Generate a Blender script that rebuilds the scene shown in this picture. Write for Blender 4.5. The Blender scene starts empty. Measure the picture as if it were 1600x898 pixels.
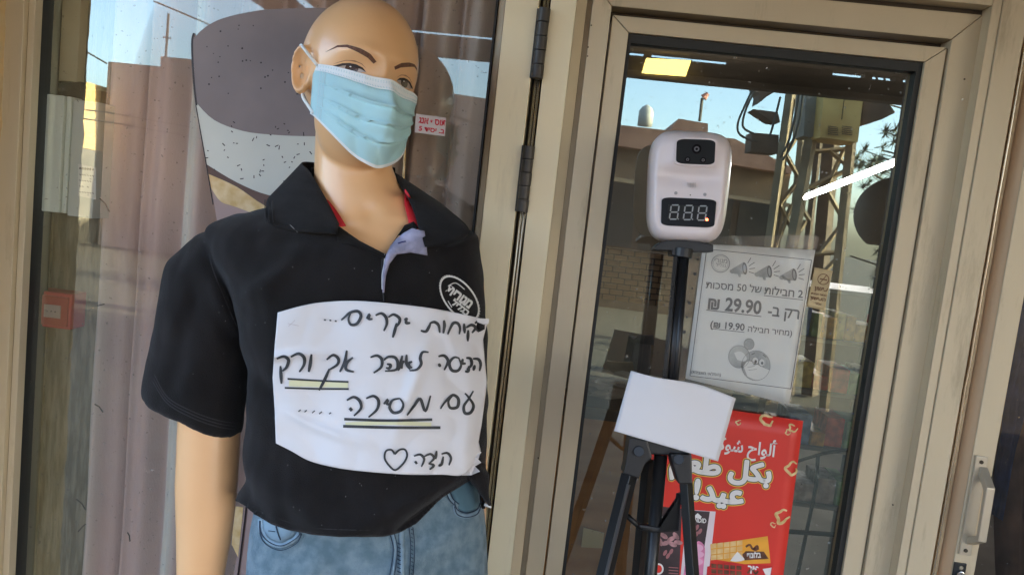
import bpy, bmesh, math, random
import numpy as np
from mathutils import Vector, Matrix, noise
from mathutils.bvhtree import BVHTree
random.seed(7)
SC = bpy.context.scene
COL = SC.collection
R_ = math.radians

# ------------------------------------------------------------------ camera
FPX = 1250.0
CAM = Vector((0, -1.30, 1.5))
_ps, _th, _ph = R_(3.25), R_(6.0), R_(6.4)
F = Vector((-math.sin(_ps)*math.cos(_th), math.cos(_ps)*math.cos(_th), -math.sin(_th)))
_r = F.cross(Vector((0, 0, 1))).normalized(); _u = _r.cross(F)
RT = math.cos(_ph)*_r + math.sin(_ph)*_u
UP = -math.sin(_ph)*_r + math.cos(_ph)*_u
cd = bpy.data.cameras.new('camera'); cam = bpy.data.objects.new('camera', cd); COL.objects.link(cam)
cd.sensor_width = 36; cd.lens = FPX/1600*36; cd.clip_start = .02; cd.clip_end = 500
cam.matrix_world = Matrix(((RT.x, UP.x, -F.x, CAM.x), (RT.y, UP.y, -F.y, CAM.y), (RT.z, UP.z, -F.z, CAM.z), (0, 0, 0, 1)))
SC.camera = cam
SC.view_settings.view_transform = 'Standard'; SC.view_settings.look = 'None'
SC.view_settings.exposure = 3.55; SC.view_settings.gamma = 1
SC.cycles.max_bounces = 8; SC.cycles.transparent_max_bounces = 12; SC.cycles.use_denoising = True

# ------------------------------------------------------------------ world and sun
SUN_DIR = Vector((.95, .03, .28)).normalized()
W = bpy.data.worlds.new('World'); SC.world = W; W.use_nodes = True
nt = W.node_tree; bg = nt.nodes['Background']; bg.inputs[1].default_value = .14
sk = nt.nodes.new('ShaderNodeTexSky'); sk.sky_type = 'NISHITA'; sk.sun_disc = False
sk.sun_elevation = math.asin(SUN_DIR.z); sk.sun_rotation = math.atan2(SUN_DIR.x, SUN_DIR.y)
sk.air_density = .62; sk.dust_density = 2.6; sk.ozone_density = .15
nt.links.new(sk.outputs[0], bg.inputs[0])
ld = bpy.data.lights.new('sun', 'SUN'); ld.energy = 3.4; ld.angle = R_(.5); ld.color = (1, .84, .62)
sun = bpy.data.objects.new('sun', ld); COL.objects.link(sun); sun.rotation_euler = (-SUN_DIR).to_track_quat('-Z', 'Y').to_euler()

# ------------------------------------------------------------------ helpers
def ray(px, py):
    return (F + RT*((px-800)/FPX) + UP*((449-py)/FPX))
def P(px, py, Y=0.0):
    d = ray(px, py); return CAM + d*((Y-CAM.y)/d.y)
def RP(px, py, Yv):                     # a point of the street seen mirrored in the glass
    p = P(px, py, Yv); return Vector((p.x, -p.y, p.z))
SM = 1.14/FPX                           # metres per unit in the mannequin's own frame
MO = CAM + F*1.14
def M(u, v, w=0.0):
    return MO + RT*((u-800)*SM) + UP*((449-v)*SM) + F*(w*SM)

def mat(name, col, rough=.6, metal=0, var=0.0, vscale=8, bump=0.0, bscale=60, col2=None, stretch=(1, 1, 1), sheen=0, coat=0, grime=0, spec=.5, emit=None, estr=1, det=4, contrast=(.35, .65)):
    m = bpy.data.materials.new(name); m.use_nodes = True; n = m.node_tree.nodes; l = m.node_tree.links
    b = n['Principled BSDF']; b.inputs['Base Color'].default_value = (*col, 1)
    b.inputs['Roughness'].default_value = rough; b.inputs['Metallic'].default_value = metal
    b.inputs['Specular IOR Level'].default_value = spec
    if sheen: b.inputs['Sheen Weight'].default_value = sheen; b.inputs['Sheen Roughness'].default_value = .5
    if coat: b.inputs['Coat Weight'].default_value = coat; b.inputs['Coat Roughness'].default_value = .15
    if emit: b.inputs['Emission Color'].default_value = (*emit, 1); b.inputs['Emission Strength'].default_value = estr
    if var or bump or col2:
        tc = n.new('ShaderNodeTexCoord'); mp = n.new('ShaderNodeMapping'); mp.inputs['Scale'].default_value = stretch
        l.new(tc.outputs['Object'], mp.inputs[0])
    if var or col2:
        t = n.new('ShaderNodeTexNoise'); t.inputs['Scale'].default_value = vscale; t.inputs['Detail'].default_value = det
        l.new(mp.outputs[0], t.inputs[0])
        r = n.new('ShaderNodeValToRGB'); r.color_ramp.elements[0].position = contrast[0]; r.color_ramp.elements[1].position = contrast[1]
        c2 = col2 if col2 else tuple(min(1, c*(1+var)) for c in col)
        c1 = col if col2 else tuple(c*(1-var) for c in col)
        r.color_ramp.elements[0].color = (*c1, 1); r.color_ramp.elements[1].color = (*c2, 1)
        l.new(t.outputs[0], r.inputs[0]); l.new(r.outputs[0], b.inputs['Base Color'])
    if grime:
        tg = n.new('ShaderNodeTexNoise'); tg.inputs['Scale'].default_value = 17; tg.inputs['Detail'].default_value = 9; tg.inputs['Roughness'].default_value = .72
        l.new(mp.outputs[0], tg.inputs[0]); rg = n.new('ShaderNodeMapRange'); rg.inputs[1].default_value = .56; rg.inputs[2].default_value = .74; rg.inputs[3].default_value = 0; rg.inputs[4].default_value = grime
        l.new(tg.outputs[0], rg.inputs[0]); mg = n.new('ShaderNodeMix'); mg.data_type = 'RGBA'; l.new(rg.outputs[0], mg.inputs[0])
        l.new(b.inputs['Base Color'].links[0].from_socket, mg.inputs[6]); mg.inputs[7].default_value = (col[0]*.35, col[1]*.32, col[2]*.28, 1); l.new(mg.outputs[2], b.inputs['Base Color'])
        rr = n.new('ShaderNodeMapRange'); rr.inputs[3].default_value = rough-.06; rr.inputs[4].default_value = rough+.2; l.new(tg.outputs[0], rr.inputs[0]); l.new(rr.outputs[0], b.inputs['Roughness'])
    if bump:
        t2 = n.new('ShaderNodeTexNoise'); t2.inputs['Scale'].default_value = bscale; t2.inputs['Detail'].default_value = 3
        l.new(mp.outputs[0], t2.inputs[0])
        bp = n.new('ShaderNodeBump'); bp.inputs['Strength'].default_value = bump; bp.inputs['Distance'].default_value = .004
        l.new(t2.outputs[0], bp.inputs['Height']); l.new(bp.outputs[0], b.inputs['Normal'])
    return m
def glass_mat(name, tint, refl, edge=.25, dirt=.03, rtint=(1, 1, 1)):
    m = bpy.data.materials.new(name); m.use_nodes = True; n = m.node_tree.nodes; l = m.node_tree.links
    n.clear(); o = n.new('ShaderNodeOutputMaterial')
    tr = n.new('ShaderNodeBsdfTransparent'); tr.inputs[0].default_value = (*tint, 1)
    gl = n.new('ShaderNodeBsdfGlossy'); gl.inputs['Roughness'].default_value = 0; gl.inputs[0].default_value = (*rtint, 1)
    df = n.new('ShaderNodeBsdfDiffuse'); df.inputs[0].default_value = (.55, .52, .45, 1)
    lw = n.new('ShaderNodeLayerWeight'); lw.inputs[0].default_value = .5
    mr = n.new('ShaderNodeMapRange'); mr.inputs[1].default_value = .3; mr.inputs[2].default_value = 1
    mr.inputs[3].default_value = refl; mr.inputs[4].default_value = min(1, refl+edge)
    l.new(lw.outputs['Fresnel'], mr.inputs[0])
    mx = n.new('ShaderNodeMixShader'); l.new(mr.outputs[0], mx.inputs[0]); l.new(tr.outputs[0], mx.inputs[1]); l.new(gl.outputs[0], mx.inputs[2])
    tc = n.new('ShaderNodeTexCoord'); t = n.new('ShaderNodeTexNoise'); t.inputs['Scale'].default_value = 3; t.inputs['Detail'].default_value = 8
    t3 = n.new('ShaderNodeTexNoise'); t3.inputs['Scale'].default_value = 140; t3.inputs['Detail'].default_value = 2
    l.new(tc.outputs['Object'], t.inputs[0]); l.new(tc.outputs['Object'], t3.inputs[0])
    r = n.new('ShaderNodeMapRange'); r.inputs[1].default_value = .4; r.inputs[2].default_value = .75; r.inputs[3].default_value = dirt*.4; r.inputs[4].default_value = dirt*2
    r3 = n.new('ShaderNodeMapRange'); r3.inputs[1].default_value = .68; r3.inputs[2].default_value = .74; r3.inputs[3].default_value = 0; r3.inputs[4].default_value = .35
    ad = n.new('ShaderNodeMath'); ad.operation = 'ADD'; l.new(t.outputs[0], r.inputs[0]); l.new(t3.outputs[0], r3.inputs[0])
    l.new(r.outputs[0], ad.inputs[0]); l.new(r3.outputs[0], ad.inputs[1])
    m2 = n.new('ShaderNodeMixShader'); l.new(ad.outputs[0], m2.inputs[0]); l.new(mx.outputs[0], m2.inputs[1]); l.new(df.outputs[0], m2.inputs[2])
    # slight waviness of the sheet
    tw = n.new('ShaderNodeTexNoise'); tw.inputs['Scale'].default_value = 2.2; tw.inputs['Detail'].default_value = 0; l.new(tc.outputs['Object'], tw.inputs[0])
    bp = n.new('ShaderNodeBump'); bp.inputs['Strength'].default_value = .25; bp.inputs['Distance'].default_value = .0012
    l.new(tw.outputs[0], bp.inputs['Height']); l.new(bp.outputs[0], gl.inputs['Normal'])
    l.new(m2.outputs[0], o.inputs[0]); return m

WLOC = {}
def link(o, parent=None):
    COL.objects.link(o)
    if parent is not None: o.parent = parent
    return o
def tag(o, label=None, cat=None, group=None, kind=None):
    if label: o['label'] = label
    if cat: o['category'] = cat
    if group: o['group'] = group
    if kind: o['kind'] = kind
    return o
def thing(name, label, cat, loc, group=None):
    o = bpy.data.objects.new(name, None); o.empty_display_size = .1; o.location = loc; WLOC[o.name] = Vector(loc); link(o)
    return tag(o, label, cat, group)
def wl(o): return WLOC.get(o.name, Vector((0, 0, 0))) if o is not None else Vector((0, 0, 0))
def obj(name, vs, fs, m, parent=None, smooth=False, bevel=0, solid=0, sub=0, origin=None, seg=2, autos=None):
    off = wl(parent)
    og = Vector(origin) if origin is not None else off
    me = bpy.data.meshes.new(name); me.from_pydata([tuple(Vector(v)-og) for v in vs], [], [tuple(f) for f in fs]); me.update()
    bm = bmesh.new(); bm.from_mesh(me); bmesh.ops.recalc_face_normals(bm, faces=bm.faces)
    if bevel: bmesh.ops.bevel(bm, geom=list(bm.edges), offset=bevel, segments=seg, affect='EDGES', profile=.6)
    bm.to_mesh(me); bm.free()
    if smooth:
        for p in me.polygons: p.use_smooth = True
    o = bpy.data.objects.new(name, me); me.materials.append(m); link(o, parent)
    o.location = og-off; WLOC[o.name] = og
    if solid: md = o.modifiers.new('s', 'SOLIDIFY'); md.thickness = solid; md.offset = 0
    if sub: md = o.modifiers.new('u', 'SUBSURF'); md.levels = sub; md.render_levels = sub
    return o
def box_geo(a, b):
    x0, y0, z0 = a; x1, y1, z1 = b
    return [(x0,y0,z0),(x1,y0,z0),(x1,y1,z0),(x0,y1,z0),(x0,y0,z1),(x1,y0,z1),(x1,y1,z1),(x0,y1,z1)], [(0,3,2,1),(4,5,6,7),(0,1,5,4),(1,2,6,5),(2,3,7,6),(3,0,4,7)]
class MB:
    def __init__(s): s.v = []; s.f = []
    def add(s, vs, fs):
        k = len(s.v); s.v += [Vector(v) for v in vs]; s.f += [tuple(i+k for i in f) for f in fs]; return s
    def box(s, a, b): return s.add(*box_geo(a, b))
    def tube(s, pts, r, n=8, r2=None, cap=True):
        pts = [Vector(p) for p in pts]; N = len(pts); ref = None; vs = []; fs = []
        for i, p in enumerate(pts):
            t = (pts[min(i+1, N-1)]-pts[max(i-1, 0)]).normalized()
            if ref is None: ref = Vector((0, 0, 1)) if abs(t.z) < .9 else Vector((1, 0, 0))
            a = t.cross(ref).normalized(); b = a.cross(t); ref = -b if False else ref
            rr = r[i] if isinstance(r, (list, tuple)) else (r if r2 is None else r+(r2-r)*i/(N-1))
            for k in range(n):
                q = 2*math.pi*k/n; vs.append(p+a*math.cos(q)*rr+b*math.sin(q)*rr)
        for i in range(N-1):
            for k in range(n): fs.append((i*n+k, i*n+(k+1) % n, (i+1)*n+(k+1) % n, (i+1)*n+k))
        if cap: fs.append(tuple(range(n-1, -1, -1))); fs.append(tuple((N-1)*n+k for k in range(n)))
        return s.add(vs, fs)
    def obox(s, c, ax, ay, az):         # box by centre and three half-axis vectors
        c, ax, ay, az = map(Vector, (c, ax, ay, az))
        vs = [c+ax*i+ay*j+az*k for k in (-1, 1) for i, j in ((-1, -1), (1, -1), (1, 1), (-1, 1))]
        return s.add(vs, [(0,3,2,1),(4,5,6,7),(0,1,5,4),(1,2,6,5),(2,3,7,6),(3,0,4,7)])
    def build(s, name, m, parent=None, **k): return obj(name, s.v, s.f, m, parent, **k)
def prism(poly, d):                     # polygon points + depth vector
    n = len(poly); d = Vector(d); vs = [Vector(p) for p in poly]+[Vector(p)+d for p in poly]
    return vs, [tuple(range(n))]+[tuple(range(2*n-1, n-1, -1))]+[(i, i+n, (i+1) % n+n, (i+1) % n) for i in range(n)]
def catmull(pts, n=6):
    if len(pts) < 3: return [tuple(p) for p in pts]
    q = [pts[0]]+list(pts)+[pts[-1]]; out = []
    for i in range(1, len(q)-2):
        p0, p1, p2, p3 = [np.array(a, float) for a in q[i-1:i+3]]
        for k in range(n):
            t = k/n; out.append(tuple(.5*((2*p1)+(-p0+p2)*t+(2*p0-5*p1+4*p2-p3)*t*t+(-p0+3*p1-3*p2+p3)*t**3)))
    out.append(tuple(pts[-1])); return out
def interp(x, tab):
    xs = [t[0] for t in tab]; return [float(np.interp(x, xs, [t[i] for t in tab])) for i in range(1, len(tab[0]))]
def text_geo(s, bold=0.0, shear=0):
    c = bpy.data.curves.new('t', 'FONT'); c.body = s; c.offset = bold; c.shear = shear; c.resolution_u = 3; c.fill_mode = 'FRONT' if hasattr(c, 'fill_mode') else c.fill_mode
    o = bpy.data.objects.new('t', c); COL.objects.link(o); bpy.context.view_layer.update()
    me = bpy.data.meshes.new_from_object(o.evaluated_get(bpy.context.evaluated_depsgraph_get()))
    v = [(a.co.x, a.co.y) for a in me.vertices]; f = [tuple(p.vertices) for p in me.polygons]
    bpy.data.objects.remove(o); bpy.data.meshes.remove(me); bpy.data.curves.remove(c)
    return v, f
def text_px(s, pl, pr, tall=1.0, bold=0.0, shear=0):      # glyph mesh laid between two pixel ends of its baseline
    v, f = text_geo(s, bold, shear); x0 = min(a[0] for a in v); x1 = max(a[0] for a in v)
    pl, pr = np.array(pl, float), np.array(pr, float); d = (pr-pl)/(x1-x0); up = np.array((d[1], -d[0]))*tall
    return [tuple(pl+d*(a[0]-x0)+up*a[1]) for a in v], f
def onplane(pts, Y): return [P(a, b, Y) for a, b in pts]
def flat(name, pts, Y, m, parent, thick=0):
    vs = onplane(pts, Y)
    if thick: return obj(name, *prism(vs, (0, thick, 0)), m, parent)
    return obj(name, vs, [tuple(range(len(vs)))], m, parent)
def ribbon2(pts, w, n=5, taper=False):
    c = catmull(pts, n); L = []; R = []; N = len(c)
    for i, p in enumerate(c):
        a = np.array(c[min(i+1, N-1)]); b = np.array(c[max(i-1, 0)]); t = a-b; t = t/(np.linalg.norm(t)+1e-9); nrm = np.array((-t[1], t[0]))
        ww = w*(.5 if not taper else .5*(.45+.55*math.sin(math.pi*min(1, max(0, (i+.6)/(N))))))
        L.append(tuple(np.array(p)+nrm*ww)); R.append(tuple(np.array(p)-nrm*ww))
    return L+R, [(i, i+1, N+i+1, N+i) for i in range(N-1)]
class M2:                               # collects 2-D (pixel) geometry
    def __init__(s): s.v = []; s.f = []
    def add(s, g):
        k = len(s.v); s.v += list(g[0]); s.f += [tuple(i+k for i in f) for f in g[1]]; return s
    def line(s, pts, w, n=4, taper=False): return s.add(ribbon2(pts, w, n, taper))
    def poly(s, pts): return s.add((pts, [tuple(range(len(pts)))]))
    def disc(s, c, r, r2=None, n=20, rot=0):
        r2 = r2 or r; return s.poly([(c[0]+r*math.cos(q)*math.cos(rot)-r2*math.sin(q)*math.sin(rot), c[1]+r*math.cos(q)*math.sin(rot)+r2*math.sin(q)*math.cos(rot)) for q in [2*math.pi*k/n for k in range(n)]])
    def ring(s, c, r, r2, w, rot=0, n=32):
        o = []; i = []
        for k in range(n):
            q = 2*math.pi*k/n
            for (a, b, t) in ((r+w/2, r2+w/2, o), (r-w/2, r2-w/2, i)):
                x = a*math.cos(q); y = b*math.sin(q); t.append((c[0]+x*math.cos(rot)-y*math.sin(rot), c[1]+x*math.sin(rot)+y*math.cos(rot)))
        return s.add((o+i, [(k, (k+1) % n, n+(k+1) % n, n+k) for k in range(n)]))
    def plane(s, name, Y, m, parent): return obj(name, onplane(s.v, Y), s.f, m, parent)

# ------------------------------------------------------------------ materials
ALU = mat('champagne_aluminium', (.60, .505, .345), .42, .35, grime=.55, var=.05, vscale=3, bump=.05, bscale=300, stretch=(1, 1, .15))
ALU_L = mat('lit_aluminium', (.80, .70, .48), .45, .2, grime=.35, var=.05, vscale=3, bump=.05, bscale=300, stretch=(1, 1, .15))  # the frame aluminium with its brighter reflections put into a lighter base colour
ALU_R = mat('dim_aluminium', (.55, .45, .30), .45, .25, grime=.6, var=.06, vscale=3, bump=.05, bscale=300, stretch=(1, 1, .15))  # the same aluminium, base colour darkened for the dimmer right side
GROOVE = mat('groove', (.05, .035, .02), .8)
RUBBER = mat('black_rubber', (.012, .012, .01), .55)
BLK = mat('black_plastic', (.010, .010, .0105), .45, bump=.05, bscale=200)
BLKM = mat('black_anodised', (.012, .012, .0125), .35, .0, spec=.4)
HINGE = mat('dark_hinge', (.045, .04, .034), .45, .3, var=.2)
ROD = mat('rod', (.62, .55, .42), .25, .8)
BRUSH = mat('brass_weatherstrip', (.52, .40, .24), .6, .3, bump=.4, bscale=150)
GLASS_D = glass_mat('door_glass', (.86, .82, .72), .20, .10, .015, (.80, 1, .93))
GLASS_W = glass_mat('window_glass', (.96, .95, .92), .105, .08, .03, (.86, 1, .94))
GLASS_R = glass_mat('right_glass', (.5, .45, .40), .04, .1, .01)
PAPER = mat('white_paper', (.70, .675, .675), .8, var=.015, vscale=6)
PAPER2 = mat('print_paper', (.66, .66, .61), .45, var=.03, vscale=9)
INK = mat('marker_ink', (.03, .032, .035), .6, var=.3, vscale=60)
INKG = mat('grey_ink', (.13, .13, .125), .6)
INKL = mat('light_grey_ink', (.34, .35, .33), .6, var=.15, vscale=60)
HI = mat('highlighter', (.70, .67, .42), .8)
SKIN = mat('mannequin_skin', (.80, .455, .215), .36, var=.035, vscale=7, bump=.02, bscale=90, coat=.3)
SHIRT = mat('black_pique', (.0105, .009, .009), .92, var=.25, vscale=14, bump=.5, bscale=900, sheen=.10, spec=.2)
RED = mat('red_tape', (.60, .02, .03), .7)
LILAC = mat('lilac_cloth', (.32, .31, .42), .9, var=.25, vscale=60, bump=.3, bscale=300)
WHITE_T = mat('white_thread', (.72, .72, .70), .8)
DENIM = mat('denim', (.105, .17, .21), .9, col2=(.185, .26, .305), vscale=60, bump=.5, bscale=700, stretch=(1, 1, 1), sheen=.15, spec=.2, det=8)
DENIM_D = mat('denim_dark', (.02, .04, .07), .9, var=.3, vscale=50)
DENIM_L = mat('denim_light', (.20, .29, .36), .9, var=.2, vscale=60)
MASK = mat('mask_blue', (.43, .66, .68), .85, var=.04, vscale=20, bump=.1, bscale=700)
MASK_W = mat('mask_white', (.80, .82, .81), .85, bump=.15, bscale=600)
MASK_S = mat('mask_stitch', (.55, .68, .70), .9)

# ================================================================== the setting
PAVE = mat('paving', (.075, .06, .042), .85, col2=(.12, .10, .07), vscale=5, bump=.4, bscale=40, det=8)
ROADM = mat('asphalt', (.055, .045, .034), .9, col2=(.09, .075, .058), vscale=9, bump=.4, bscale=60, det=8)
SFLOOR = mat('shop_floor', (.14, .13, .11), .3, var=.2, vscale=4)
SWALL = mat('shop_wall', (.10, .075, .05), .8, var=.2, vscale=3)
def struct(name, vs, fs, m, **k): return tag(obj(name, vs, fs, m, **k), kind='structure')
struct('ground', *box_geo((-60, -80, -.3), (60, 40, -.13)), ROADM)
struct('pavement', *box_geo((-20, -4.2, -.28), (20, .0, 0)), PAVE)
struct('road', *box_geo((-60, -12, -.2), (60, -4.2, -.12)), ROADM)
struct('shop_floor', *box_geo((-4, .0, -.2), (4, 6, .004)), SFLOOR)
struct('shop_ceiling', *box_geo((-4, .12, 2.75), (4, 6, 2.9)), SWALL)
struct('shop_back_wall', *box_geo((-4, 5.8, .0), (4, 6, 2.75)), SWALL)
struct('shop_left_wall', *box_geo((-4.15, .1, .0), (-4, 6, 2.9)), SWALL)
struct('shop_right_wall', *box_geo((4, .1, .0), (4.15, 6, 2.9)), SWALL)

# ================================================================== the shop front
def X(xt, yt, xb, yb, Y=0.0):           # world x of an upright edge seen at two heights
    return (P(xt, yt, Y).x+P(xb, yb, Y).x)/2
ZB = .05
def upright(name, x0, x1, yf, m, parent, z0=ZB, z1=2.42, depth=.06, dl=0, dr=0, bev=.0012, **k):
    # front polygon in x,z; dl and dr lower (or raise) the top corners for a mitre
    poly = [(x0, yf, z0), (x1, yf, z0), (x1, yf, z1+dr), (x0, yf, z1+dl)]
    return obj(name, *prism(poly, (0, depth, 0)), m, parent, bevel=bev, **k)
Zh = P(956, 12, 0).z; Zh = (Zh+P(1487, 62, 0).z)/2          # underside of the door head
Zg = (P(984, 51, 0).z+P(1446, 97, 0).z)/2                   # top of the door glass
Zo = P(1547, 12, -.02).z                                    # outer head
xw0 = X(70, 0, 27, 898, .02); xw1 = X(773, 0, 691, 898, .02)
# --- wall and pale plaster left of the window
wl_ = thing('plaster_wall', 'yellowish chipped plaster wall edge at far left of the shop front', 'wall', (xw0-.3, 0, 0))
PLAS = mat('gold_plaster', (.60, .42, .20), .85, col2=(.50, .40, .24), vscale=18, bump=1.0, bscale=45, det=8)
xe = X(14, 0, -30, 898, -.02)
vs = []; fs = []; n = 120
for i in range(n+1):
    z = 2.6*i/n; e = xe+.004*noise.noise(Vector((0, 0, z*25)))+.003*noise.noise(Vector((3, 0, z*90)))
    vs += [(xe-2.2, -.17, z), (e-.004, -.17, z)]+[(e+.003*noise.noise(Vector((k*3, 1, z*20))), -.17+.17*k/5, z) for k in range(1, 6)]+[(xe-2.2, .0, z)]
for i in range(n):
    a = 8*i
    for j in range(7): fs.append((a+j, a+j+1, a+j+9, a+j+8))
obj('plaster', vs, fs, PLAS, wl_)
# --- window
win = thing('shop_window', 'large fixed shop window with curtain behind, left of the pale hinged post', 'window', (xw0, 0, 0))
xa = X(40, 0, -2, 898, -.02); xb = X(64, 0, 20, 898, -.0)
upright('stile', xe-.12, xa, -.022, ALU, win); upright('stile', xa+.0008, xb, -.012, ALU, win)
upright('gasket', xb+.0005, xw0, .006, RUBBER, win, depth=.05, bev=0)
xs0 = X(785, 0, 698, 898, -.02); xs1 = X(838, 0, 747, 898, -.02)
obj('glazing_bead', *prism([(xw1, .018, ZB), (xs0, -.02, ZB), (xs0, .02, ZB), (xw1, .03, ZB)], (0, 0, 2.37)), mat('bead', (.50, .36, .22), .45, .2), win)
upright('gasket', xw1-.004, xw1-.0005, .012, RUBBER, win, depth=.02, bev=0)
upright('stile', xs0+.0006, xs1, -.02, ALU_L, win, dr=0)
pane = obj('pane', [(xb, .02, ZB), (xw1+.01, .02, ZB), (xw1+.01, .02, 2.4), (xb, .02, 2.4)], [(0, 1, 2, 3)], GLASS_W, win)
obj('rail', *box_geo((xw0-.05, -.022, ZB-.05), (xs0, .06, ZB+.1)), ALU, win, bevel=.002)
obj('rail', *box_geo((xw0-.05, -.0225, 2.42), (xs1, .06, 2.5)), ALU, win, bevel=.002)
# --- hinged post with rods and hinges
hx0 = xs1; hx1 = X(862, 0, 759, 898, -.02)
hp = thing('hinged_post', 'narrow tan aluminium post with two dark hinges between window and door', 'post', (hx0, 0, 0))
upright('channel', hx0+.0008, hx1-.0008, .012, GROOVE, hp, depth=.03, bev=0)
for t in (.42, .70):
    xr = hx0+(hx1-hx0)*t; MB().tube([(xr, -.004, ZB), (xr, -.004, 2.42)], .0022, 8).build('rod', ROD, hp, smooth=True)
hx2 = X(902, 0, 797, 898, -.02); hx3 = X(918, 0, 812, 898, -.01)
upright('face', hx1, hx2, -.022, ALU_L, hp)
obj('return', *prism([(hx2+.0005, -.0215, ZB), (hx3, -.008, ZB), (hx3, .04, ZB), (hx2+.0005, .04, ZB)], (0, 0, 2.37)), ALU, hp)
for (u0, v0, u1, v1) in ((848, 12, 838, 122), (824, 227, 814, 331)):
    a = P(u0, v0, -.028); b = P(u1, v1, -.028); xh = (hx0+hx1)/2+.001
    hg = obj('hinge', *box_geo((xh-.012, -.021, b.z), (xh+.013, -.008, a.z)), HINGE, hp, bevel=.001)
    for k in range(5):
        z0 = b.z+(a.z-b.z)*k/5; z1 = b.z+(a.z-b.z)*(k+1)/5-.0012
        MB().tube([(xh, -.027, z0), (xh, -.027, z1)], .0088 if k % 2 else .0094, 20).build('knuckle', HINGE, hg, smooth=False)
# --- door frame
dj0 = hx3; dj1 = X(956, 12, 848, 898, -.004); dr0 = X(1487, 62, 1350, 898, -.004); dr1 = X(1538, 20, 1388, 898, -.004)
djm = X(930, 0, 825, 898, .004)
df = thing('door_frame', 'tan aluminium frame round the glass door with mitred corners', 'door frame', ((dj0+dr1)/2, 0, 0))
G = .0005
upright('shadow_groove', dj0+G, djm, .016, GROOVE if False else ALU, df, depth=.03, bev=0)
hw = dr1-dr0
upright('jamb', djm-.004, dj1, -.004, ALU, df, z1=Zh, dl=(dj1-djm+.004)*1.0)
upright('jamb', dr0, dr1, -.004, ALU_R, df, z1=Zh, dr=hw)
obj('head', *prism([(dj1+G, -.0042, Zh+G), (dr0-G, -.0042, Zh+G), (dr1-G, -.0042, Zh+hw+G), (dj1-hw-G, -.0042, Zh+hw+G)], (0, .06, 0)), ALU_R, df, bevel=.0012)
upright('dark_recess', dj1+.001, dr0-.001, .03, GROOVE, df, z0=Zh-.012, z1=Zh-.0005, depth=.02, bev=0)
# outer step at the right and above
ox0 = X(1543, 20, 1397, 898, -.02); ox1 = X(1558, 30, 1420, 898, -.03); ox2 = X(1598, 60, 1454, 898, -.03)
obj('return', *prism([(dr1+G, .0, ZB), (ox0, -.026, ZB), (ox0, .04, ZB), (dr1+G, .04, ZB)], (0, 0, 2.4)), ALU_R, df)
upright('outer_face', ox0+G, ox1, -.028, ALU_R, df, z1=2.5); upright('outer_face', ox1+G, ox2, -.031, ALU_R, df, z1=2.5)
zt = Zo
obj('head_recess', *box_geo((dj1-.06, .0, Zh+hw+.001), (ox0, .05, zt+.02)), GROOVE, df)
obj('outer_head', *box_geo((dj1-.05, -.03, zt), (ox0-G, .04, zt+.22)), ALU_R, df, bevel=.0015)
# --- door leaf
gx0 = X(984, 51, 876, 898, .0); gx1 = X(1446, 97, 1317, 898, .0); lx0 = dj1+.0035; lx1 = X(1482, 66, 1346, 898, .0)
Zl = Zh-.012
door = thing('glass_door', 'closed glass shop door in a tan aluminium leaf with notices stuck on it', 'door', (lx0, 0, 0))
st = gx0-lx0; sr = lx1-gx1
upright('stile', lx0, gx0, .002, ALU, door, z1=Zl, dr=-(Zl-Zg), dl=0)
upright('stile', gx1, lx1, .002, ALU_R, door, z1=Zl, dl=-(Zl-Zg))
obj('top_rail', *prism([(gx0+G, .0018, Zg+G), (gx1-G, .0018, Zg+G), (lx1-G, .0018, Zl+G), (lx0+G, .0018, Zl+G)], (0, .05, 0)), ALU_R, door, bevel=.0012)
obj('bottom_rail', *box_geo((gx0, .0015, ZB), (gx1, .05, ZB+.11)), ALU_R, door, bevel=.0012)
upright('door_gap', lx1+.0003, dr0-.0003, .028, GROOVE, door, z1=Zl, depth=.01, bev=0)
for a, b in ((gx0+G, gx0+.006), (gx1-.009, gx1-G)): upright('gasket', a, b, .008, RUBBER, door, z1=Zg, depth=.02, bev=0)
obj('gasket', *box_geo((gx0+.006, .008, Zg-.014), (gx1-.009, .03, Zg-G)), RUBBER, door)
GY = .026
obj('pane', [(gx0, GY, ZB+.1), (gx1, GY, ZB+.1), (gx1, GY, Zg), (gx0, GY, Zg)], [(0, 1, 2, 3)], GLASS_D, door)
# screw holes and scratches in the frames
def dots(name, pts, r, Y, m, parent):
    for (a, b) in pts:
        c = P(a, b, Y); MB().tube([c+Vector((0, -.0006, 0)), c+Vector((0, .001, 0))], r, 10).build(name, m, parent)
dots('screw_hole', [(924, 40), (919, 74), (918, 88), (841, 715)], .0012, -.0045, GROOVE, df)
dots('screw_hole', [(1507, 124), (1395, 788)], .0013, -.0045, GROOVE, df); dots('screw_head', [(1504, 156)], .002, -.0046, ROD, df)
# --- right folding leaf
ry0 = X(1602, 60, 1464, 898, -.02)
fl = thing('folding_door_leaf', 'tan folding door leaf with pull handle and keyhole at the right edge', 'door', (ox2+.02, 0, 0))
upright('black_gap', ox2+G, ry0, .02, RUBBER, fl, z1=2.5, depth=.02, bev=0)
rb0 = ry0; rb1 = X(1610, 60, 1472, 898, -.02); sx1 = X(1700, 20, 1533, 898, -.03)
sx1 = X(1600, 397, 1533, 898, -.03)
for k, (t, r) in enumerate(((.2, .0022), (.62, .003))):
    x_ = rb0+(rb1-rb0)*t; MB().tube([(x_+.0012*noise.noise(Vector((k, 0, i*.7))), -.012, i*.04+.05) for i in range(61)], r, 8).build('weatherstrip', ROD if k == 0 else BRUSH, fl, smooth=True)
obj('edge_slope', *prism([(rb1+G-.004, .0, ZB), (rb1+.012, -.03, ZB), (rb1+.012, .03, ZB), (rb1-.004, .03, ZB)], (0, 0, 2.4)), mat('tan_edge', (.55, .37, .22), .5, .2), fl)
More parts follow.
